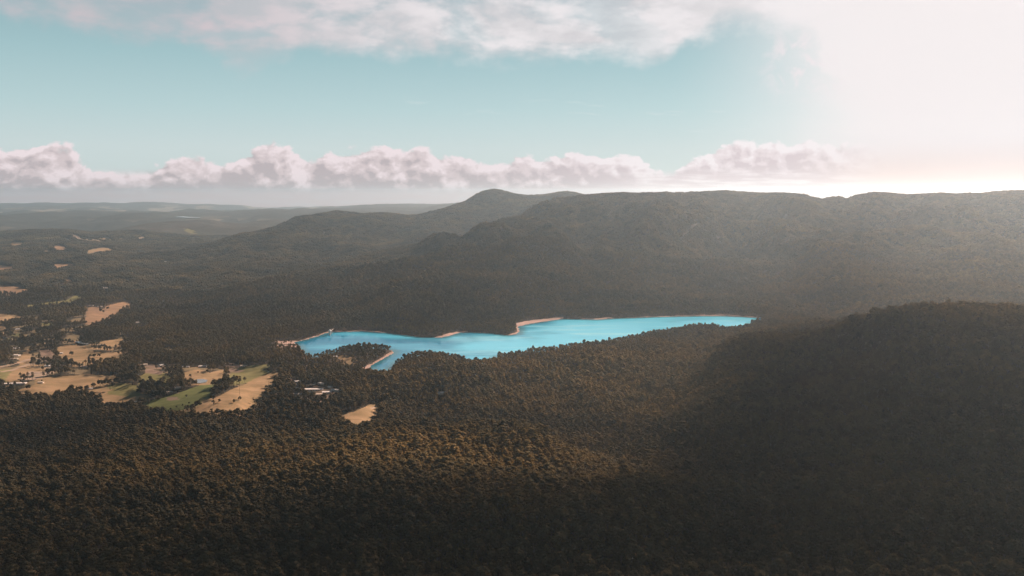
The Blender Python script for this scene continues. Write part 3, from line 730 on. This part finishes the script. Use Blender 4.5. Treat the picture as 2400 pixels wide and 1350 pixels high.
class TM:
    def __init__(self): self.v = []; self.f = []; self.n = 0
    def add(self, v, f): self.v.append(v); self.f.append(f + self.n); self.n += len(v)
    def tube(self, p0, p1, r0, r1, s=5):
        p0 = np.array(p0, float); p1 = np.array(p1, float); d = p1 - p0; d /= np.linalg.norm(d)
        a = np.cross(d, (0.3, 1, 0.1)); a /= np.linalg.norm(a); b = np.cross(d, a)
        an = np.arange(s) * 2 * math.pi / s
        ring = np.cos(an)[:, None] * a + np.sin(an)[:, None] * b
        v = np.concatenate([p0 + ring * r0, p1 + ring * r1]); f = []
        for i in range(s):
            j = (i + 1) % s; f += [(i, j, s + j), (i, s + j, s + i)]
        self.add(v, np.array(f))
    def puff(self, c, r, rg, base=ICO1, rough=0.28):
        v, f = base
        k = 1 + rough * rg.uniform(-1, 1, len(v))
        self.add(np.array(c) + v * k[:, None] * np.array(r), f)
    def leaves(self, c, r, nl, size, rg):
        d = rg.normal(size=(nl, 3)); d[:, 2] = np.abs(d[:, 2]) * 0.9 - 0.25 * rg.random(nl); d /= np.linalg.norm(d, axis=1)[:, None]
        p = np.array(c) + d * np.array(r) * rg.uniform(0.85, 1.22, (nl, 1))
        a = rg.normal(size=(nl, 3)); a /= np.linalg.norm(a, axis=1)[:, None]
        b = np.cross(a, d + 0.4 * rg.normal(size=(nl, 3))); b /= np.linalg.norm(b, axis=1)[:, None]
        s = size * rg.uniform(0.6, 1.3, (nl, 1))
        v = np.stack([p - a * s, p + b * s * .8, p + a * s * 0.9], 1).reshape(-1, 3)
        self.add(v, np.arange(nl * 3).reshape(-1, 3))
    def mesh(self, name): return big_mesh(name, np.concatenate(self.v), np.concatenate(self.f), smooth=False)

def foliage_mat(name, c1, c2):
    m, gg, o = mat(name)
    oi = gg.n('ShaderNodeObjectInfo'); tcx = gg.n('ShaderNodeTexCoord')
    n1 = gg.noise(tcx.outputs['Object'], 0.35, 3, 0.6)
    geo = gg.n('ShaderNodeNewGeometry')
    big = gg.noise(geo.outputs['Position'], 0.0045, 4, 0.55)
    c = gg.mix(oi.outputs['Random'], c1, c2)
    c = gg.mix(gg.ss(big, 0.40, 0.62, 0, 0.6), c, tuple(x * y for x, y in zip(c2, (1.25, 1.12, 0.9))))
    ta = gg.n('ShaderNodeAttribute', attribute_type='INSTANCER', attribute_name='tone')  # random canopy tone plus painted sun and shade patches
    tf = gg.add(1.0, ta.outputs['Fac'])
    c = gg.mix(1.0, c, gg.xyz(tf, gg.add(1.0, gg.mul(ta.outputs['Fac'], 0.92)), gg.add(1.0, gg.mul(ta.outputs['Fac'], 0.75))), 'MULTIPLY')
    c = gg.mix(1.0, c, gg.mix(n1, (0.7, 0.72, 0.73), (1.32, 1.29, 1.25)), 'MULTIPLY')
    rr = gg.m('FRACT', gg.mul(oi.outputs['Random'], 37.7))
    c = gg.mix(1.0, c, gg.mix(rr, (0.80, 0.81, 0.82), (1.2, 1.18, 1.16)), 'MULTIPLY')
    d = gg.n('ShaderNodeBsdfDiffuse'); gg.link(c, d.inputs[0])
    t = gg.n('ShaderNodeBsdfTranslucent'); gg.link(gg.mix(1.0, c, (1.2, 1.0, 0.6), 'MULTIPLY'), t.inputs[0])
    mx = gg.n('ShaderNodeMixShader'); mx.inputs[0].default_value = 0.42
    gg.link(d.outputs[0], mx.inputs[1]); gg.link(t.outputs[0], mx.inputs[2]); gg.link(mx.outputs[0], o.inputs[0])
    return m
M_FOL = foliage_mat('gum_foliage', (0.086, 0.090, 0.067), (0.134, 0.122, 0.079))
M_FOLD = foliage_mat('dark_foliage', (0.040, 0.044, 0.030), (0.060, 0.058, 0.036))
m, gg, o = mat('bark')
tcx = gg.n('ShaderNodeTexCoord')
d = gg.n('ShaderNodeBsdfDiffuse'); gg.link(gg.mix(gg.noise(tcx.outputs['Object'], 1.2, 4), (0.10, 0.08, 0.065), (0.34, 0.29, 0.24)), d.inputs[0])
gg.link(d.outputs[0], o.inputs[0]); M_BARK = m

def gum(seed, H, Rc, nclump, base_h, sparse=0.0, upright=1.0):
    rg = np.random.default_rng(seed)
    tr = TM(); cr = TM()
    lean = rg.normal(size=2) * 0.03 * H
    top = np.array([lean[0], lean[1], H * 0.72])
    midp = top * 0.5 + np.array([rg.normal() * 0.3, rg.normal() * 0.3, 0])
    tr.tube((0, 0, -3), midp, H * 0.020, H * 0.014, 6); tr.tube(midp, top, H * 0.014, H * 0.006, 5)
    ch = H - base_h
    for i in range(nclump):
        a = i * 2.4 + rg.uniform(-.5, .5); t = (i + 0.5) / nclump
        rad = Rc * math.sqrt(t) * rg.uniform(0.55, 0.85)
        zc = base_h + ch * (0.82 - 0.55 * t * upright + rg.uniform(-.12, .12))
        c = np.array([math.cos(a) * rad + lean[0], math.sin(a) * rad + lean[1], zc])
        s = Rc * rg.uniform(0.30, 0.46)
        tr.tube(midp * rg.uniform(0.8, 1.3) if t > .3 else top * 0.95, c - np.array([0, 0, s * 0.3]), H * 0.006, H * 0.002, 4)
        if rg.random() < sparse: 
            cr.leaves(c, (s, s, s * .7), 14, Rc * 0.12, rg); continue
        cr.puff(c, (s, s, s * rg.uniform(.55, .75)), rg, ICO1, 0.22)
        cr.leaves(c, (s, s, s * .75), 34, Rc * 0.10, rg)
        for k in range(2):
            e = c + rg.normal(size=3) * s * 0.6; ss_ = s * rg.uniform(.35, .55)
            cr.puff(e, (ss_, ss_, ss_ * .7), rg, ICO0, 0.25); cr.leaves(e, (ss_,) * 3, 8, Rc * 0.09, rg)
    return tr, cr
def dead_gum(seed, H):
    rg = np.random.default_rng(seed); tr = TM(); cr = TM()
    tr.tube((0, 0, -3), (0.6, 0.3, H * .55), .75, .5, 6); tr.tube((0.6, .3, H * .55), (.2, .8, H), .5, .12, 5)
    for i in range(11):
        h = H * rg.uniform(.4, .9); a = i * 2.4; l = H * rg.uniform(.14, .3) * (1.2 - h / H)
        e = np.array([.5 + math.cos(a) * l, .4 + math.sin(a) * l, h + l * rg.uniform(.5, 1.2)])
        tr.tube((.5, .4, h), e, .3, .12, 4)
        for k in range(2): tr.tube(e * .8 + np.array([.1, .08, h * .2]), e + rg.normal(size=3) * l * .4 + np.array([0, 0, l * .3]), .14, .05, 3)
    cr.leaves((.5, .4, H * .8), (2, 2, 2.5), 12, .5, rg)
    return tr, cr
variants = [gum(11, 30, 7.0, 11, 15), gum(12, 27, 6.2, 9, 13), gum(13, 33, 7.8, 13, 16), gum(14, 25, 6.6, 10, 10), gum(15, 29, 5.6, 9, 15), gum(16, 24, 5.8, 9, 8), gum(17, 31, 6.4, 8, 17, 0.45), gum(18, 22, 5.0, 8, 7), dead_gum(19, 27)]
proto_col = bpy.data.collections.new('forest_tree_kinds')
tree_parts = []
for k, (tr, cr) in enumerate(variants):
    mt = tr.mesh('gum_trunk'); mt.materials.append(M_BARK)
    mc = cr.mesh('gum_crown'); mc.materials.append(M_FOL)
    tree_parts.append((mt, mc))
    both = TM(); both.v = tr.v + cr.v; both.f = tr.f + [f + tr.n for f in cr.f]
    mb = both.mesh('forest_tree')
    mb.materials.append(M_BARK); mb.materials.append(M_FOL)
    nt_f = sum(len(f) for f in tr.f)
    mi = np.zeros(len(mb.polygons), np.int32); mi[nt_f:] = 1
    mb.polygons.foreach_set('material_index', mi)
    ob = bpy.data.objects.new('forest_tree', mb); proto_col.objects.link(ob)
NV = len(variants)
NP = 5
for k in range(NP):                       # canopy clusters for the mountain sides
    rg = np.random.default_rng(50 + k); t = TM()
    for i in range(11):
        r = 19 * math.sqrt((i + .5) / 11); a = i * 2.4 + k
        s = rg.uniform(4.2, 7.2)
        c = (math.cos(a) * r + rg.normal() * 1.2, math.sin(a) * r + rg.normal() * 1.2, rg.uniform(13, 23))
        t.puff(c, (s, s, s * .72), rg, ICO1, 0.3)
        t.puff((c[0] + rg.normal() * 3, c[1] + rg.normal() * 3, c[2] + 2), (s * .5, s * .5, s * .45), rg, ICO0, 0.3)
        t.leaves(c, (s, s, s * .8), 8, 1.6, rg)
        t.tube((c[0], c[1], -4), (c[0], c[1], c[2]), .5, .3, 3)
    mb = t.mesh('forest_tree'); mb.materials.append(M_FOL)
    ob = bpy.data.objects.new('forest_tree', mb); proto_col.objects.link(ob)

# ------------------------------------------------------------------ visibility sweep on the terrain grid
ang = (GZ + 26 - CAM_H) / GY
run = np.maximum.accumulate((GZ + 12 - CAM_H) / GY, 0)
HID = ang < run - 0.004
def grid_lookup(arr, X, Y):
    i = np.clip(np.searchsorted(rows, Y), 0, nr - 1); j = np.clip(((np.arctan(X / Y) - R(-42)) / R(84) * (nc - 1)).round().astype(int), 0, nc - 1)
    return arr[i, j]

# ------------------------------------------------------------------ forest points
def jgrid(y0, y1, s, seed):
    rg = np.random.default_rng(seed)
    xm = y1 * math.tan(R(33.5))
    xs = np.arange(-xm, xm, s); ys = np.arange(y0, y1, s * 0.9)
    X, Y = np.meshgrid(xs, ys); X = X + (np.arange(len(ys)) % 2)[:, None] * s / 2
    X = X + rg.uniform(-.36, .36, X.shape) * s; Y = Y + rg.uniform(-.36, .36, Y.shape) * s
    X = X.ravel(); Y = Y.ravel()
    k = np.abs(X / Y) < math.tan(R(33.5)); X = X[k]; Y = Y[k]
    k = ~grid_lookup(HID, X, Y); return X[k], Y[k]
hb = [(b[2], b[3], b[4]) for b in builds]
def forest(y0, y1, s, seed, kind, sc):
    X, Y = jgrid(y0, y1, s, seed)
    Z, sd = height(X, Y)
    C, clear = zones(X, Y, Z, sd)
    if kind == 0: clear = clear | (sd < 9)
    px, py = project(X, Y, Z); pt, pyt = project(X, Y, Z + 22)
    rngh = np.random.default_rng(seed + 500)
    for hx, hy, hw in hb:                       # nothing grows on or right in front of a house
        w = 0.5 * hw * F / 2400 + 1
        clear |= (np.abs(px - hx) < w) & (py > hy - 2.5) & (pyt < hy - 0.5) & (rngh.random(X.shape) < 0.8)
    # gardens and clearings among the houses of the valley
    val2 = (px < 330) & (py > 600) & (py < 735)
    clear |= val2 & (fbm(X / 120, Y / 240, 3) > 0.33)
    clear |= (fbm(X / 26, Y / 26, 2) > 0.62)
    k = ~clear
    return X[k], Y[k], Z[k], px[k], py[k]
P_all = []
cfg = [(640, 1500, 6.9, 1, 0.78), (1500, 2300, 7.5, 2, 0.80), (2300, 3500, 8.8, 3, 0.84), (3500, 4700, 12.0, 4, 1.05)]
for y0, y1, s, seed, sc in cfg:
    X, Y, Z, px, py = forest(y0, y1, s, seed, 0, sc)
    rg = np.random.default_rng(seed + 90)
    vi = rg.choice(NV, len(X), p=[.17, .15, .12, .145, .13, .12, .045, .105, .015])
    valley = (px < 640) & (py > 690) & (py < 900)
    S_ = sc * (0.66 + 0.5 * rg.random(len(X)) ** 1.4 + 0.35 * (rg.random(len(X)) > 0.965)) * np.where(valley, 0.8, 1.0) * (1 + 0.22 * perlin(X / 140, Y / 140))
    ns = (Y > 2250) & (Y < 3500) & (grid_lookup(GSD, X, Y) < 130)
    S_ = np.where(ns, S_ * 0.72, S_)
    rot = np.stack([np.zeros(len(X)), np.zeros(len(X)), rg.uniform(0, 6.28, len(X))], -1)
    P_all.append((X, Y, Z - 0.5, S_, vi, rot, px, py))
X, Y, Z, px, py = forest(4700, 9900, 30.0, 9, 1, 1)
dzx = (height(X + 15, Y)[0] - height(X - 15, Y)[0]) / 30; dzy = (height(X, Y + 15)[0] - height(X, Y - 15)[0]) / 30
rg = np.random.default_rng(5)
rot = np.stack([np.arctan(dzy), -np.arctan(dzx), rg.uniform(-.4, .4, len(X))], -1)
P_all.append((X, Y, Z - 2, rg.uniform(.85, 1.2, len(X)), NV + rg.integers(0, NP, len(X)), rot, px, py))
cat = [np.concatenate([p[i] for p in P_all]) for i in range(8)]
fX, fY, fZ, fS, fV, fR, fpx, fpy = cat

# the 300 nearest forest trees inside the frame become trees of their own
ppx, ppy = project(fX, fY, fZ + 20)
dist = np.sqrt(fX ** 2 + fY ** 2 + (CAM_H - fZ) ** 2)
cand = np.where((fV < NV) & (ppx > 10) & (ppx < 2390) & (ppy < 1345))[0]
N_IND = 300 - len(singles)
near = cand[np.argsort(dist[cand])[:N_IND]]
mask = np.ones(len(fX), bool); mask[near] = False

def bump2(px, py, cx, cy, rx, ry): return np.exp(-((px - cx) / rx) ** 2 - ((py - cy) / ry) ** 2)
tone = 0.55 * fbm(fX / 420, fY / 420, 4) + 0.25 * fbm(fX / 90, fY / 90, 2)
tone += 1.3 * bump2(fpx, fpy, 1350, 880, 340, 85) + 0.8 * bump2(fpx, fpy, 950, 1095, 360, 55) + 0.4 * bump2(fpx, fpy, 1560, 960, 120, 60) + 0.5 * bump2(fpx, fpy, 2200, 740, 220, 40)  # sunlit patches painted into canopy colour: centre, knoll, right crest
tone += 0.8 * bump2(fpx, fpy, 2300, 600, 380, 130) - 0.15 * bump2(fpx, fpy, 250, 1050, 380, 100) - 0.35 * bump2(fpx, fpy, 1250, 1020, 380, 35)  # glow on right mountain and cloud shade beyond the knoll, painted into canopy colour
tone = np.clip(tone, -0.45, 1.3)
me = bpy.data.meshes.new('forest')
kk = np.where(mask)[0]
me.vertices.add(len(kk)); me.vertices.foreach_set('co', np.stack([fX[kk], fY[kk], fZ[kk]], -1).astype(np.float32).ravel())
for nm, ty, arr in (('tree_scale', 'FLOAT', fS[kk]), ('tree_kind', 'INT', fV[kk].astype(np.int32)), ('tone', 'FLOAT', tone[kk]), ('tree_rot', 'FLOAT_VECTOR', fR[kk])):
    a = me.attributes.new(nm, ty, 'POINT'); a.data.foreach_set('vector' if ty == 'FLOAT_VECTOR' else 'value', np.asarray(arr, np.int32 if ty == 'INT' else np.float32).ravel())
me.update()
print('forest points', len(kk))
forest_o = link('forest', me, kind='stuff', label='dense gum forest covering the hills and valley', category='forest')
ng = bpy.data.node_groups.new('forest_scatter', 'GeometryNodeTree')
ng.interface.new_socket('Geometry', in_out='INPUT', socket_type='NodeSocketGeometry')
ng.interface.new_socket('Geometry', in_out='OUTPUT', socket_type='NodeSocketGeometry')
gi = ng.nodes.new('NodeGroupInput'); go = ng.nodes.new('NodeGroupOutput')
m2p = ng.nodes.new('GeometryNodeMeshToPoints'); iop = ng.nodes.new('GeometryNodeInstanceOnPoints')
ci = ng.nodes.new('GeometryNodeCollectionInfo'); ci.inputs['Collection'].default_value = proto_col
ci.inputs['Separate Children'].default_value = True; ci.inputs['Reset Children'].default_value = True
def attr(nm, ty):
    a = ng.nodes.new('GeometryNodeInputNamedAttribute'); a.data_type = ty; a.inputs[0].default_value = nm
    return [s for s in a.outputs if s.enabled and s.name == 'Attribute'][0]
L = ng.links.new
L(gi.outputs[0], m2p.inputs[0]); L(m2p.outputs[0], iop.inputs['Points'])
L(ci.outputs[0], iop.inputs['Instance']); iop.inputs['Pick Instance'].default_value = True
L(attr('tree_kind', 'INT'), iop.inputs['Instance Index'])
e2r = ng.nodes.new('FunctionNodeEulerToRotation')
L(attr('tree_rot', 'FLOAT_VECTOR'), e2r.inputs[0]); L(e2r.outputs[0], iop.inputs['Rotation'])
L(attr('tree_scale', 'FLOAT'), iop.inputs['Scale']); L(iop.outputs[0], go.inputs[0])
md = forest_o.modifiers.new('scatter', 'NODES'); md.node_group = ng

def place_tree(loc, parts, scale, rz, label, group, name='gum_tree'):
    e = bpy.data.objects.new(name, None); root_col.objects.link(e)
    e.location = loc; e.rotation_euler = (0, 0, rz); e.scale = (scale,) * 3 if not isinstance(scale, tuple) else scale
    e.empty_display_size = 1
    e['label'] = label; e['category'] = 'tree'; e['group'] = group
    for nm, me in zip(('trunk', 'crown'), parts):
        o = bpy.data.objects.new(nm, me); root_col.objects.link(o); o.parent = e
    return e
for i in near:
    place_tree((fX[i], fY[i], fZ[i]), tree_parts[int(fV[i])], float(fS[i]), float(fR[i][2]),
               'dark gum tree in the closest shaded forest along the bottom edge of the photo', 'nearest forest trees')

# single paddock trees
sp_mesh = []
for seed, H, Rc, ncl, bh, spr in [(31, 20, 8.5, 12, 3.5, 0), (32, 24, 5.5, 10, 2.5, 0), (33, 24, 6, 7, 12, 0.6), (34, 10, 4.6, 7, 1.0, 0)]:
    tr, cr = gum(seed, H, Rc, ncl, bh, spr)
    a = tr.mesh('trunk'); a.materials.append(M_BARK); b = cr.mesh('crown'); b.materials.append(M_FOLD)
    sp_mesh.append((a, b, H))
def ground_at(px, py):
    """walk along the pixel's ray until it meets the ground"""
    lo = None; Ys = np.geomspace(800, 30000, 900)
    b = (675 - py) / F; t = Ys / (CP + b * SP)
    Xs = t * (px - 1200) / F; Zr = CAM_H + t * (-SP + b * CP)
    Zg = height(Xs, Ys)[0]
    k = np.argmax(Zr < Zg)
    y0, y1 = Ys[k - 1], Ys[k]
    Ys = np.linspace(y0, y1, 40); t = Ys / (CP + b * SP); Xs = t * (px - 1200) / F; Zr = CAM_H + t * (-SP + b * CP); Zg = height(Xs, Ys)[0]
    k = np.argmax(Zr < Zg)
    return float(Xs[k]), float(Ys[k]), float(Zg[k])
for i, (px, py, hp, kd, lab) in enumerate(singles):
    x, y, z = ground_at(px, py)
    a, b, H = sp_mesh[kd]
    place_tree((x, y, z), (a, b), hp * y / F / H * 1.05, i * 1.7, lab, 'single trees in the paddocks', 'paddock_tree')

# ------------------------------------------------------------------ buildings
def plain(name, col, rough=0.7, spec=0.3):
    m, gg, o = mat(name); bs = gg.n('ShaderNodeBsdfPrincipled')
    tcx = gg.n('ShaderNodeTexCoord'); nn = gg.noise(tcx.outputs['Object'], 0.8, 4, 0.6)
    gg.link(gg.mix(1.0, col, gg.mix(nn, (0.78,) * 3, (1.15,) * 3), 'MULTIPLY'), bs.inputs['Base Color'])
    bs.inputs['Roughness'].default_value = rough; bs.inputs['Specular IOR Level'].default_value = spec
    gg.link(bs.outputs[0], o.inputs[0]); return m
roof_m = {c: plain('roof_metal', c, 0.5, 0.5) for c in (WHT, CRM, GRY, BRN)}
wall_m = {WHT: plain('white_wall', (0.6, 0.57, 0.52)), CRM: plain('cream_wall', (0.5, 0.42, 0.33)), GRY: plain('grey_wall', (0.36, 0.33, 0.3)), BRN: plain('brick_wall', (0.3, 0.2, 0.15))}
glass_m = plain('window_glass', (0.03, 0.035, 0.045), 0.1, 0.5)
def pd(name, v, f, mt, parent, **pr):
    me = bpy.data.meshes.new(name); me.from_pydata(v, [], f); me.update(); me.materials.append(mt)
    return link(name, me, parent, **pr)
def boxvf(x0, x1, y0, y1, z0, z1):
    v = [(x0, y0, z0), (x1, y0, z0), (x1, y1, z0), (x0, y1, z0), (x0, y0, z1), (x1, y0, z1), (x1, y1, z1), (x0, y1, z1)]
    return v, [(0, 3, 2, 1), (4, 5, 6, 7), (0, 1, 5, 4), (1, 2, 6, 5), (2, 3, 7, 6), (3, 0, 4, 7)]
for nm, ct, px, py, Lh, Wd, Hh, hd, rc, lab in builds:
    x, y, z = ground_at(px, py)
    e = bpy.data.objects.new(nm, None); root_col.objects.link(e); e.location = (x, y, z + 0.2); e.rotation_euler = (0, 0, R(hd))
    e['label'] = lab; e['category'] = ct; e['group'] = 'farm sheds in the valley' if ct == 'shed' else 'houses in the valley'
    l, w = Lh / 2, Wd / 2; h = Hh * 0.66; t = h + w * 0.17
    v = [(-l, -w, -3), (l, -w, -3), (l, w, -3), (-l, w, -3), (-l, -w, h), (l, -w, h), (l, w, h), (-l, w, h), (-l, 0, t - .1), (l, 0, t - .1)]
    f = [(0, 3, 2, 1), (0, 1, 5, 4), (2, 3, 7, 6), (1, 2, 6, 9, 5), (3, 0, 4, 8, 7)]
    pd('wall', v, f, wall_m[rc], e)
    a = 0.6
    sl = (t - h) / w * a
    top = [(-l - a, -w - a, h - sl), (l + a, -w - a, h - sl), (l + a, 0, t + .15), (-l - a, 0, t + .15), (-l - a, w + a, h - sl), (l + a, w + a, h - sl)]
    bot = [(p[0], p[1], p[2] - .14) for p in top]
    pd('roof', top + bot, [(0, 1, 2, 3), (3, 2, 5, 4), (6, 9, 8, 7), (9, 10, 11, 8), (0, 6, 7, 1), (4, 5, 11, 10), (0, 3, 9, 6), (3, 4, 10, 9), (1, 7, 8, 2), (2, 8, 11, 5)], roof_m[rc], e)
    if y < 2700 and Lh >= 14 and ct != 'shed':
        k = max(2, int(Lh // 6))
        for q in range(k):
            cx = -l + Lh * (q + .5) / k
            vv, ff = boxvf(cx - 1.0, cx + 1.0, -w - .06, -w + .04, 0.9, 2.2)
            pd('window', vv, ff, glass_m, e)
        vv, ff = boxvf(-l + Lh * .5 - .5, -l + Lh * .5 + .5, -w - .05, -w + .04, -0.2, 2.0)
        if k % 2 == 0: pd('door', vv, ff, wall_m[BRN], e)

# intake tower in the lake
x, y = unproject_plane(773, 786, 0.9)
e = bpy.data.objects.new('intake_tower', None); root_col.objects.link(e); e.location = (x, y, 0.9)
e['label'] = 'white intake tower standing in the water off the dam end of the lake'; e['category'] = 'tower'
t = TM(); t.tube((0, 0, -6), (0, 0, 13), 3.2, 2.8, 14); mm = t.mesh('shaft'); mm.materials.append(wall_m[WHT]); link('shaft', mm, e)
t = TM(); t.tube((0, 0, 13), (0, 0, 17), 4.0, 4.0, 14); t.tube((0, 0, 12.6), (0, 0, 13), 4.9, 4.9, 14); mm = t.mesh('gatehouse'); mm.materials.append(wall_m[WHT]); link('gatehouse', mm, e)
t = TM(); t.tube((0, 0, 17), (0, 0, 20.5), 4.8, 0.2, 14); mm = t.mesh('roof'); mm.materials.append(roof_m[WHT]); link('roof', mm, e)
vv, ff = boxvf(-1.1, 1.1, 3, 62, 12.2, 12.8); pd('walkway', vv, ff, wall_m[WHT], e)
vv, ff = boxvf(-0.8, 0.8, 30, 32, -8, 12.2); pd('pier', vv, ff, wall_m[WHT], e)

# masts on the skyline
def mast(px, py, Y, h, lab, house):
    x, y, z0 = unproject_depth(px, py, Y)
    z = float(height(np.array([x]), np.array([y]))[0][0])
    h = max(h, z0 - z)
    e = bpy.data.objects.new('lookout_tower' if house else 'radio_mast', None); root_col.objects.link(e); e.location = (x, y, z)
    e['label'] = lab; e['category'] = 'tower' if house else 'mast'
    t = TM(); w = 5 if house else 3.5
    for sxx in (-1, 1):
        for syy in (-1, 1): t.tube((sxx * w, syy * w, -3), (sxx * w * .35, syy * w * .35, h), .9, .6, 4)
    for q in range(5):
        z1 = h * q / 5; z2 = h * (q + 1) / 5; a = w * (1 - .65 * q / 5); b = w * (1 - .65 * (q + 1) / 5)
        t.tube((-a, -a, z1), (b, -b, z2), .35, .35, 3); t.tube((a, a, z1), (-b, b, z2), .35, .35, 3)
    mm = t.mesh('lattice'); mm.materials.append(wall_m[GRY]); link('lattice', mm, e)
    if house:
        vv, ff = boxvf(-6, 6, -6, 6, h * .8, h); pd('cabin', vv, ff, wall_m[GRY], e)
    else:
        t = TM(); t.tube((0, 0, h), (0, 0, h + 8), .8, .3, 5); mm = t.mesh('antenna'); mm.materials.append(wall_m[GRY]); link('antenna', mm, e)
mast(1150, 441, 9200, 30, 'thin radio mast on the highest pointed summit', False)
mast(1330, 446, 9400, 34, 'squat lookout tower on the rounded second summit', True)

# power poles on the tan slope
for px, py, hp, lab in [(562, 925, 17, 'slender timber power pole in the middle of the sloping tan paddock'), (630, 904, 11, 'slender timber power pole near the top right of the sloping tan paddock')]:
    x, y, z = ground_at(px, py); h = hp * y / F
    e = bpy.data.objects.new('power_pole', None); root_col.objects.link(e); e.location = (x, y, z); e['label'] = lab; e['category'] = 'power pole'; e['group'] = 'power poles on the tan slope'
    t = TM(); t.tube((0, 0, -1), (0, 0, h), .28, .18, 8); mm = t.mesh('pole'); mm.materials.append(M_BARK); link('pole', mm, e)
    t = TM(); t.tube((-1.4, 0, h - .9), (1.4, 0, h - .9), .1, .1, 4); mm = t.mesh('crossarm'); mm.materials.append(M_BARK); link('crossarm', mm, e)

# ponds: thin sheets of water lying in the valley
mp, gg, o = mat('pond_water'); bs = gg.n('ShaderNodeBsdfPrincipled'); bs.inputs['Base Color'].default_value = (0.16, 0.19, 0.2, 1); bs.inputs['Roughness'].default_value = 0.12
geo = gg.n('ShaderNodeNewGeometry'); bp = gg.n('ShaderNodeBump'); bp.inputs['Distance'].default_value = 0.3; bp.inputs['Strength'].default_value = 0.4
gg.link(gg.noise(geo.outputs['Position'], 0.3, 3), bp.inputs['Height']); gg.link(bp.outputs[0], bs.inputs['Normal']); gg.link(bs.outputs[0], o.inputs[0])
for poly in [[(452, 893), (462, 890), (476, 889), (487, 892), (483, 897), (468, 899), (456, 898)], [(180, 803), (196, 804), (212, 806), (206, 809), (186, 808)],
             [(410, 509), (430, 508), (470, 511), (468, 513), (435, 512)], [(380, 491), (392, 491), (392, 493), (381, 493)]]:
    vs = [ground_at(*p) for p in poly]; zt = max(v[2] for v in vs) + 1.0
    if vs[0][1] > 9000: zt += 6
    verts = [(v[0], v[1], zt) for v in vs]
    nn_ = len(verts)
    pd('pond_water', verts, [tuple(range(nn_))[::-1]], mp, None, kind='structure')

# ------------------------------------------------------------------ unseen clouds added above the frame, shaped to shade foreground and right hill
shade_px = [[(-120, 1235), (200, 1255), (430, 1250), (640, 1225), (850, 1205), (1000, 1185), (1250, 1180), (1500, 1175), (1640, 1110), (1700, 1040), (1760, 1010), (2000, 1000), (2200, 990), (2520, 980), (2520, 1420), (-120, 1420)]]
mc, gg, o = mat('shade_cloud')
d = gg.n('ShaderNodeBsdfDiffuse'); d.inputs[0].default_value = (0.85, 0.85, 0.86, 1); gg.link(d.outputs[0], o.inputs[0])
ALT = 4200.0
rg = np.random.default_rng(3)
ok = GY < 3000
def shade_cloud_over(poly, spacing, rad, name, lab, keepf=1.0):
    pxv = gpx; pyv = gpy
    sel = ok & in_poly(pxv, pyv, poly)
    xs_, ys_, zs_ = GX[sel], GY[sel], GZ[sel]
    if len(xs_) == 0: return
    cell = {}
    for a, b, c in zip(xs_[::3], ys_[::3], zs_[::3]):
        cell.setdefault((int(a // spacing), int(b // spacing)), (a, b, c))
    t = TM()
    for (a, b, c) in cell.values():
        if rg.random() > keepf: continue
        k = (ALT - c + rg.normal() * 60) / SUN_DIR[2]
        p = np.array([a, b, c]) + SUN_DIR * k
        r = rad * rg.uniform(0.75, 1.25)
        t.puff(p, (r, r, r * .62), rg, ICO1, 0.14)
        if rg.random() < .5: t.puff(p + np.array([rg.normal() * r * .5, rg.normal() * r * .5, r * .4]), (r * .6, r * .6, r * .45), rg, ICO1, .16)
    if not t.v: return
    mm = t.mesh(name); mm.materials.append(mc)
    link(name, mm, None, kind='structure')
shade_cloud_over(shade_px[0], 85, 66, 'shade_cloud', '', 0.985)
shade_cloud_over([(1700, 1030), (1690, 980), (1790, 950), (1730, 905), (1690, 875), (1760, 838), (1880, 812), (2000, 795), (2100, 812), (2230, 835), (2400, 860), (2520, 860), (2520, 1000), (2200, 1010)], 80, 60, 'shade_cloud', '', 0.80)
shade_cloud_over([(-120, 985), (150, 975), (380, 1000), (520, 1050), (560, 1110), (420, 1180), (200, 1200), (-120, 1200)], 95, 50, 'shade_cloud', '', 0.5)  # added for broken shade over the left forest

# ------------------------------------------------------------------ haze
zmin = float(GZ.min()) - 1; zmax = float(GZ.max()) + 95
vv, ff = boxvf(-30000, 30000, -6000, 33000, zmin, zmax)
mh, gg, o = mat('haze')
pv = gg.n('ShaderNodeVolumePrincipled')
pv.inputs['Color'].default_value = (0.60, 0.85, 1.0, 1)
pv.inputs['Density'].default_value = 3.8e-5
pv.inputs['Anisotropy'].default_value = 0.74
gg.link(pv.outputs[0], o.inputs['Volume'])
hz = pd('haze', vv, ff, mh, None, kind='stuff', label='pale haze filling the valley air', category='haze')
print('GZmax', GZ.max(), GZ[:, 60:-60].max()); print('objects', len(scene.objects), 'z', zmin, zmax)
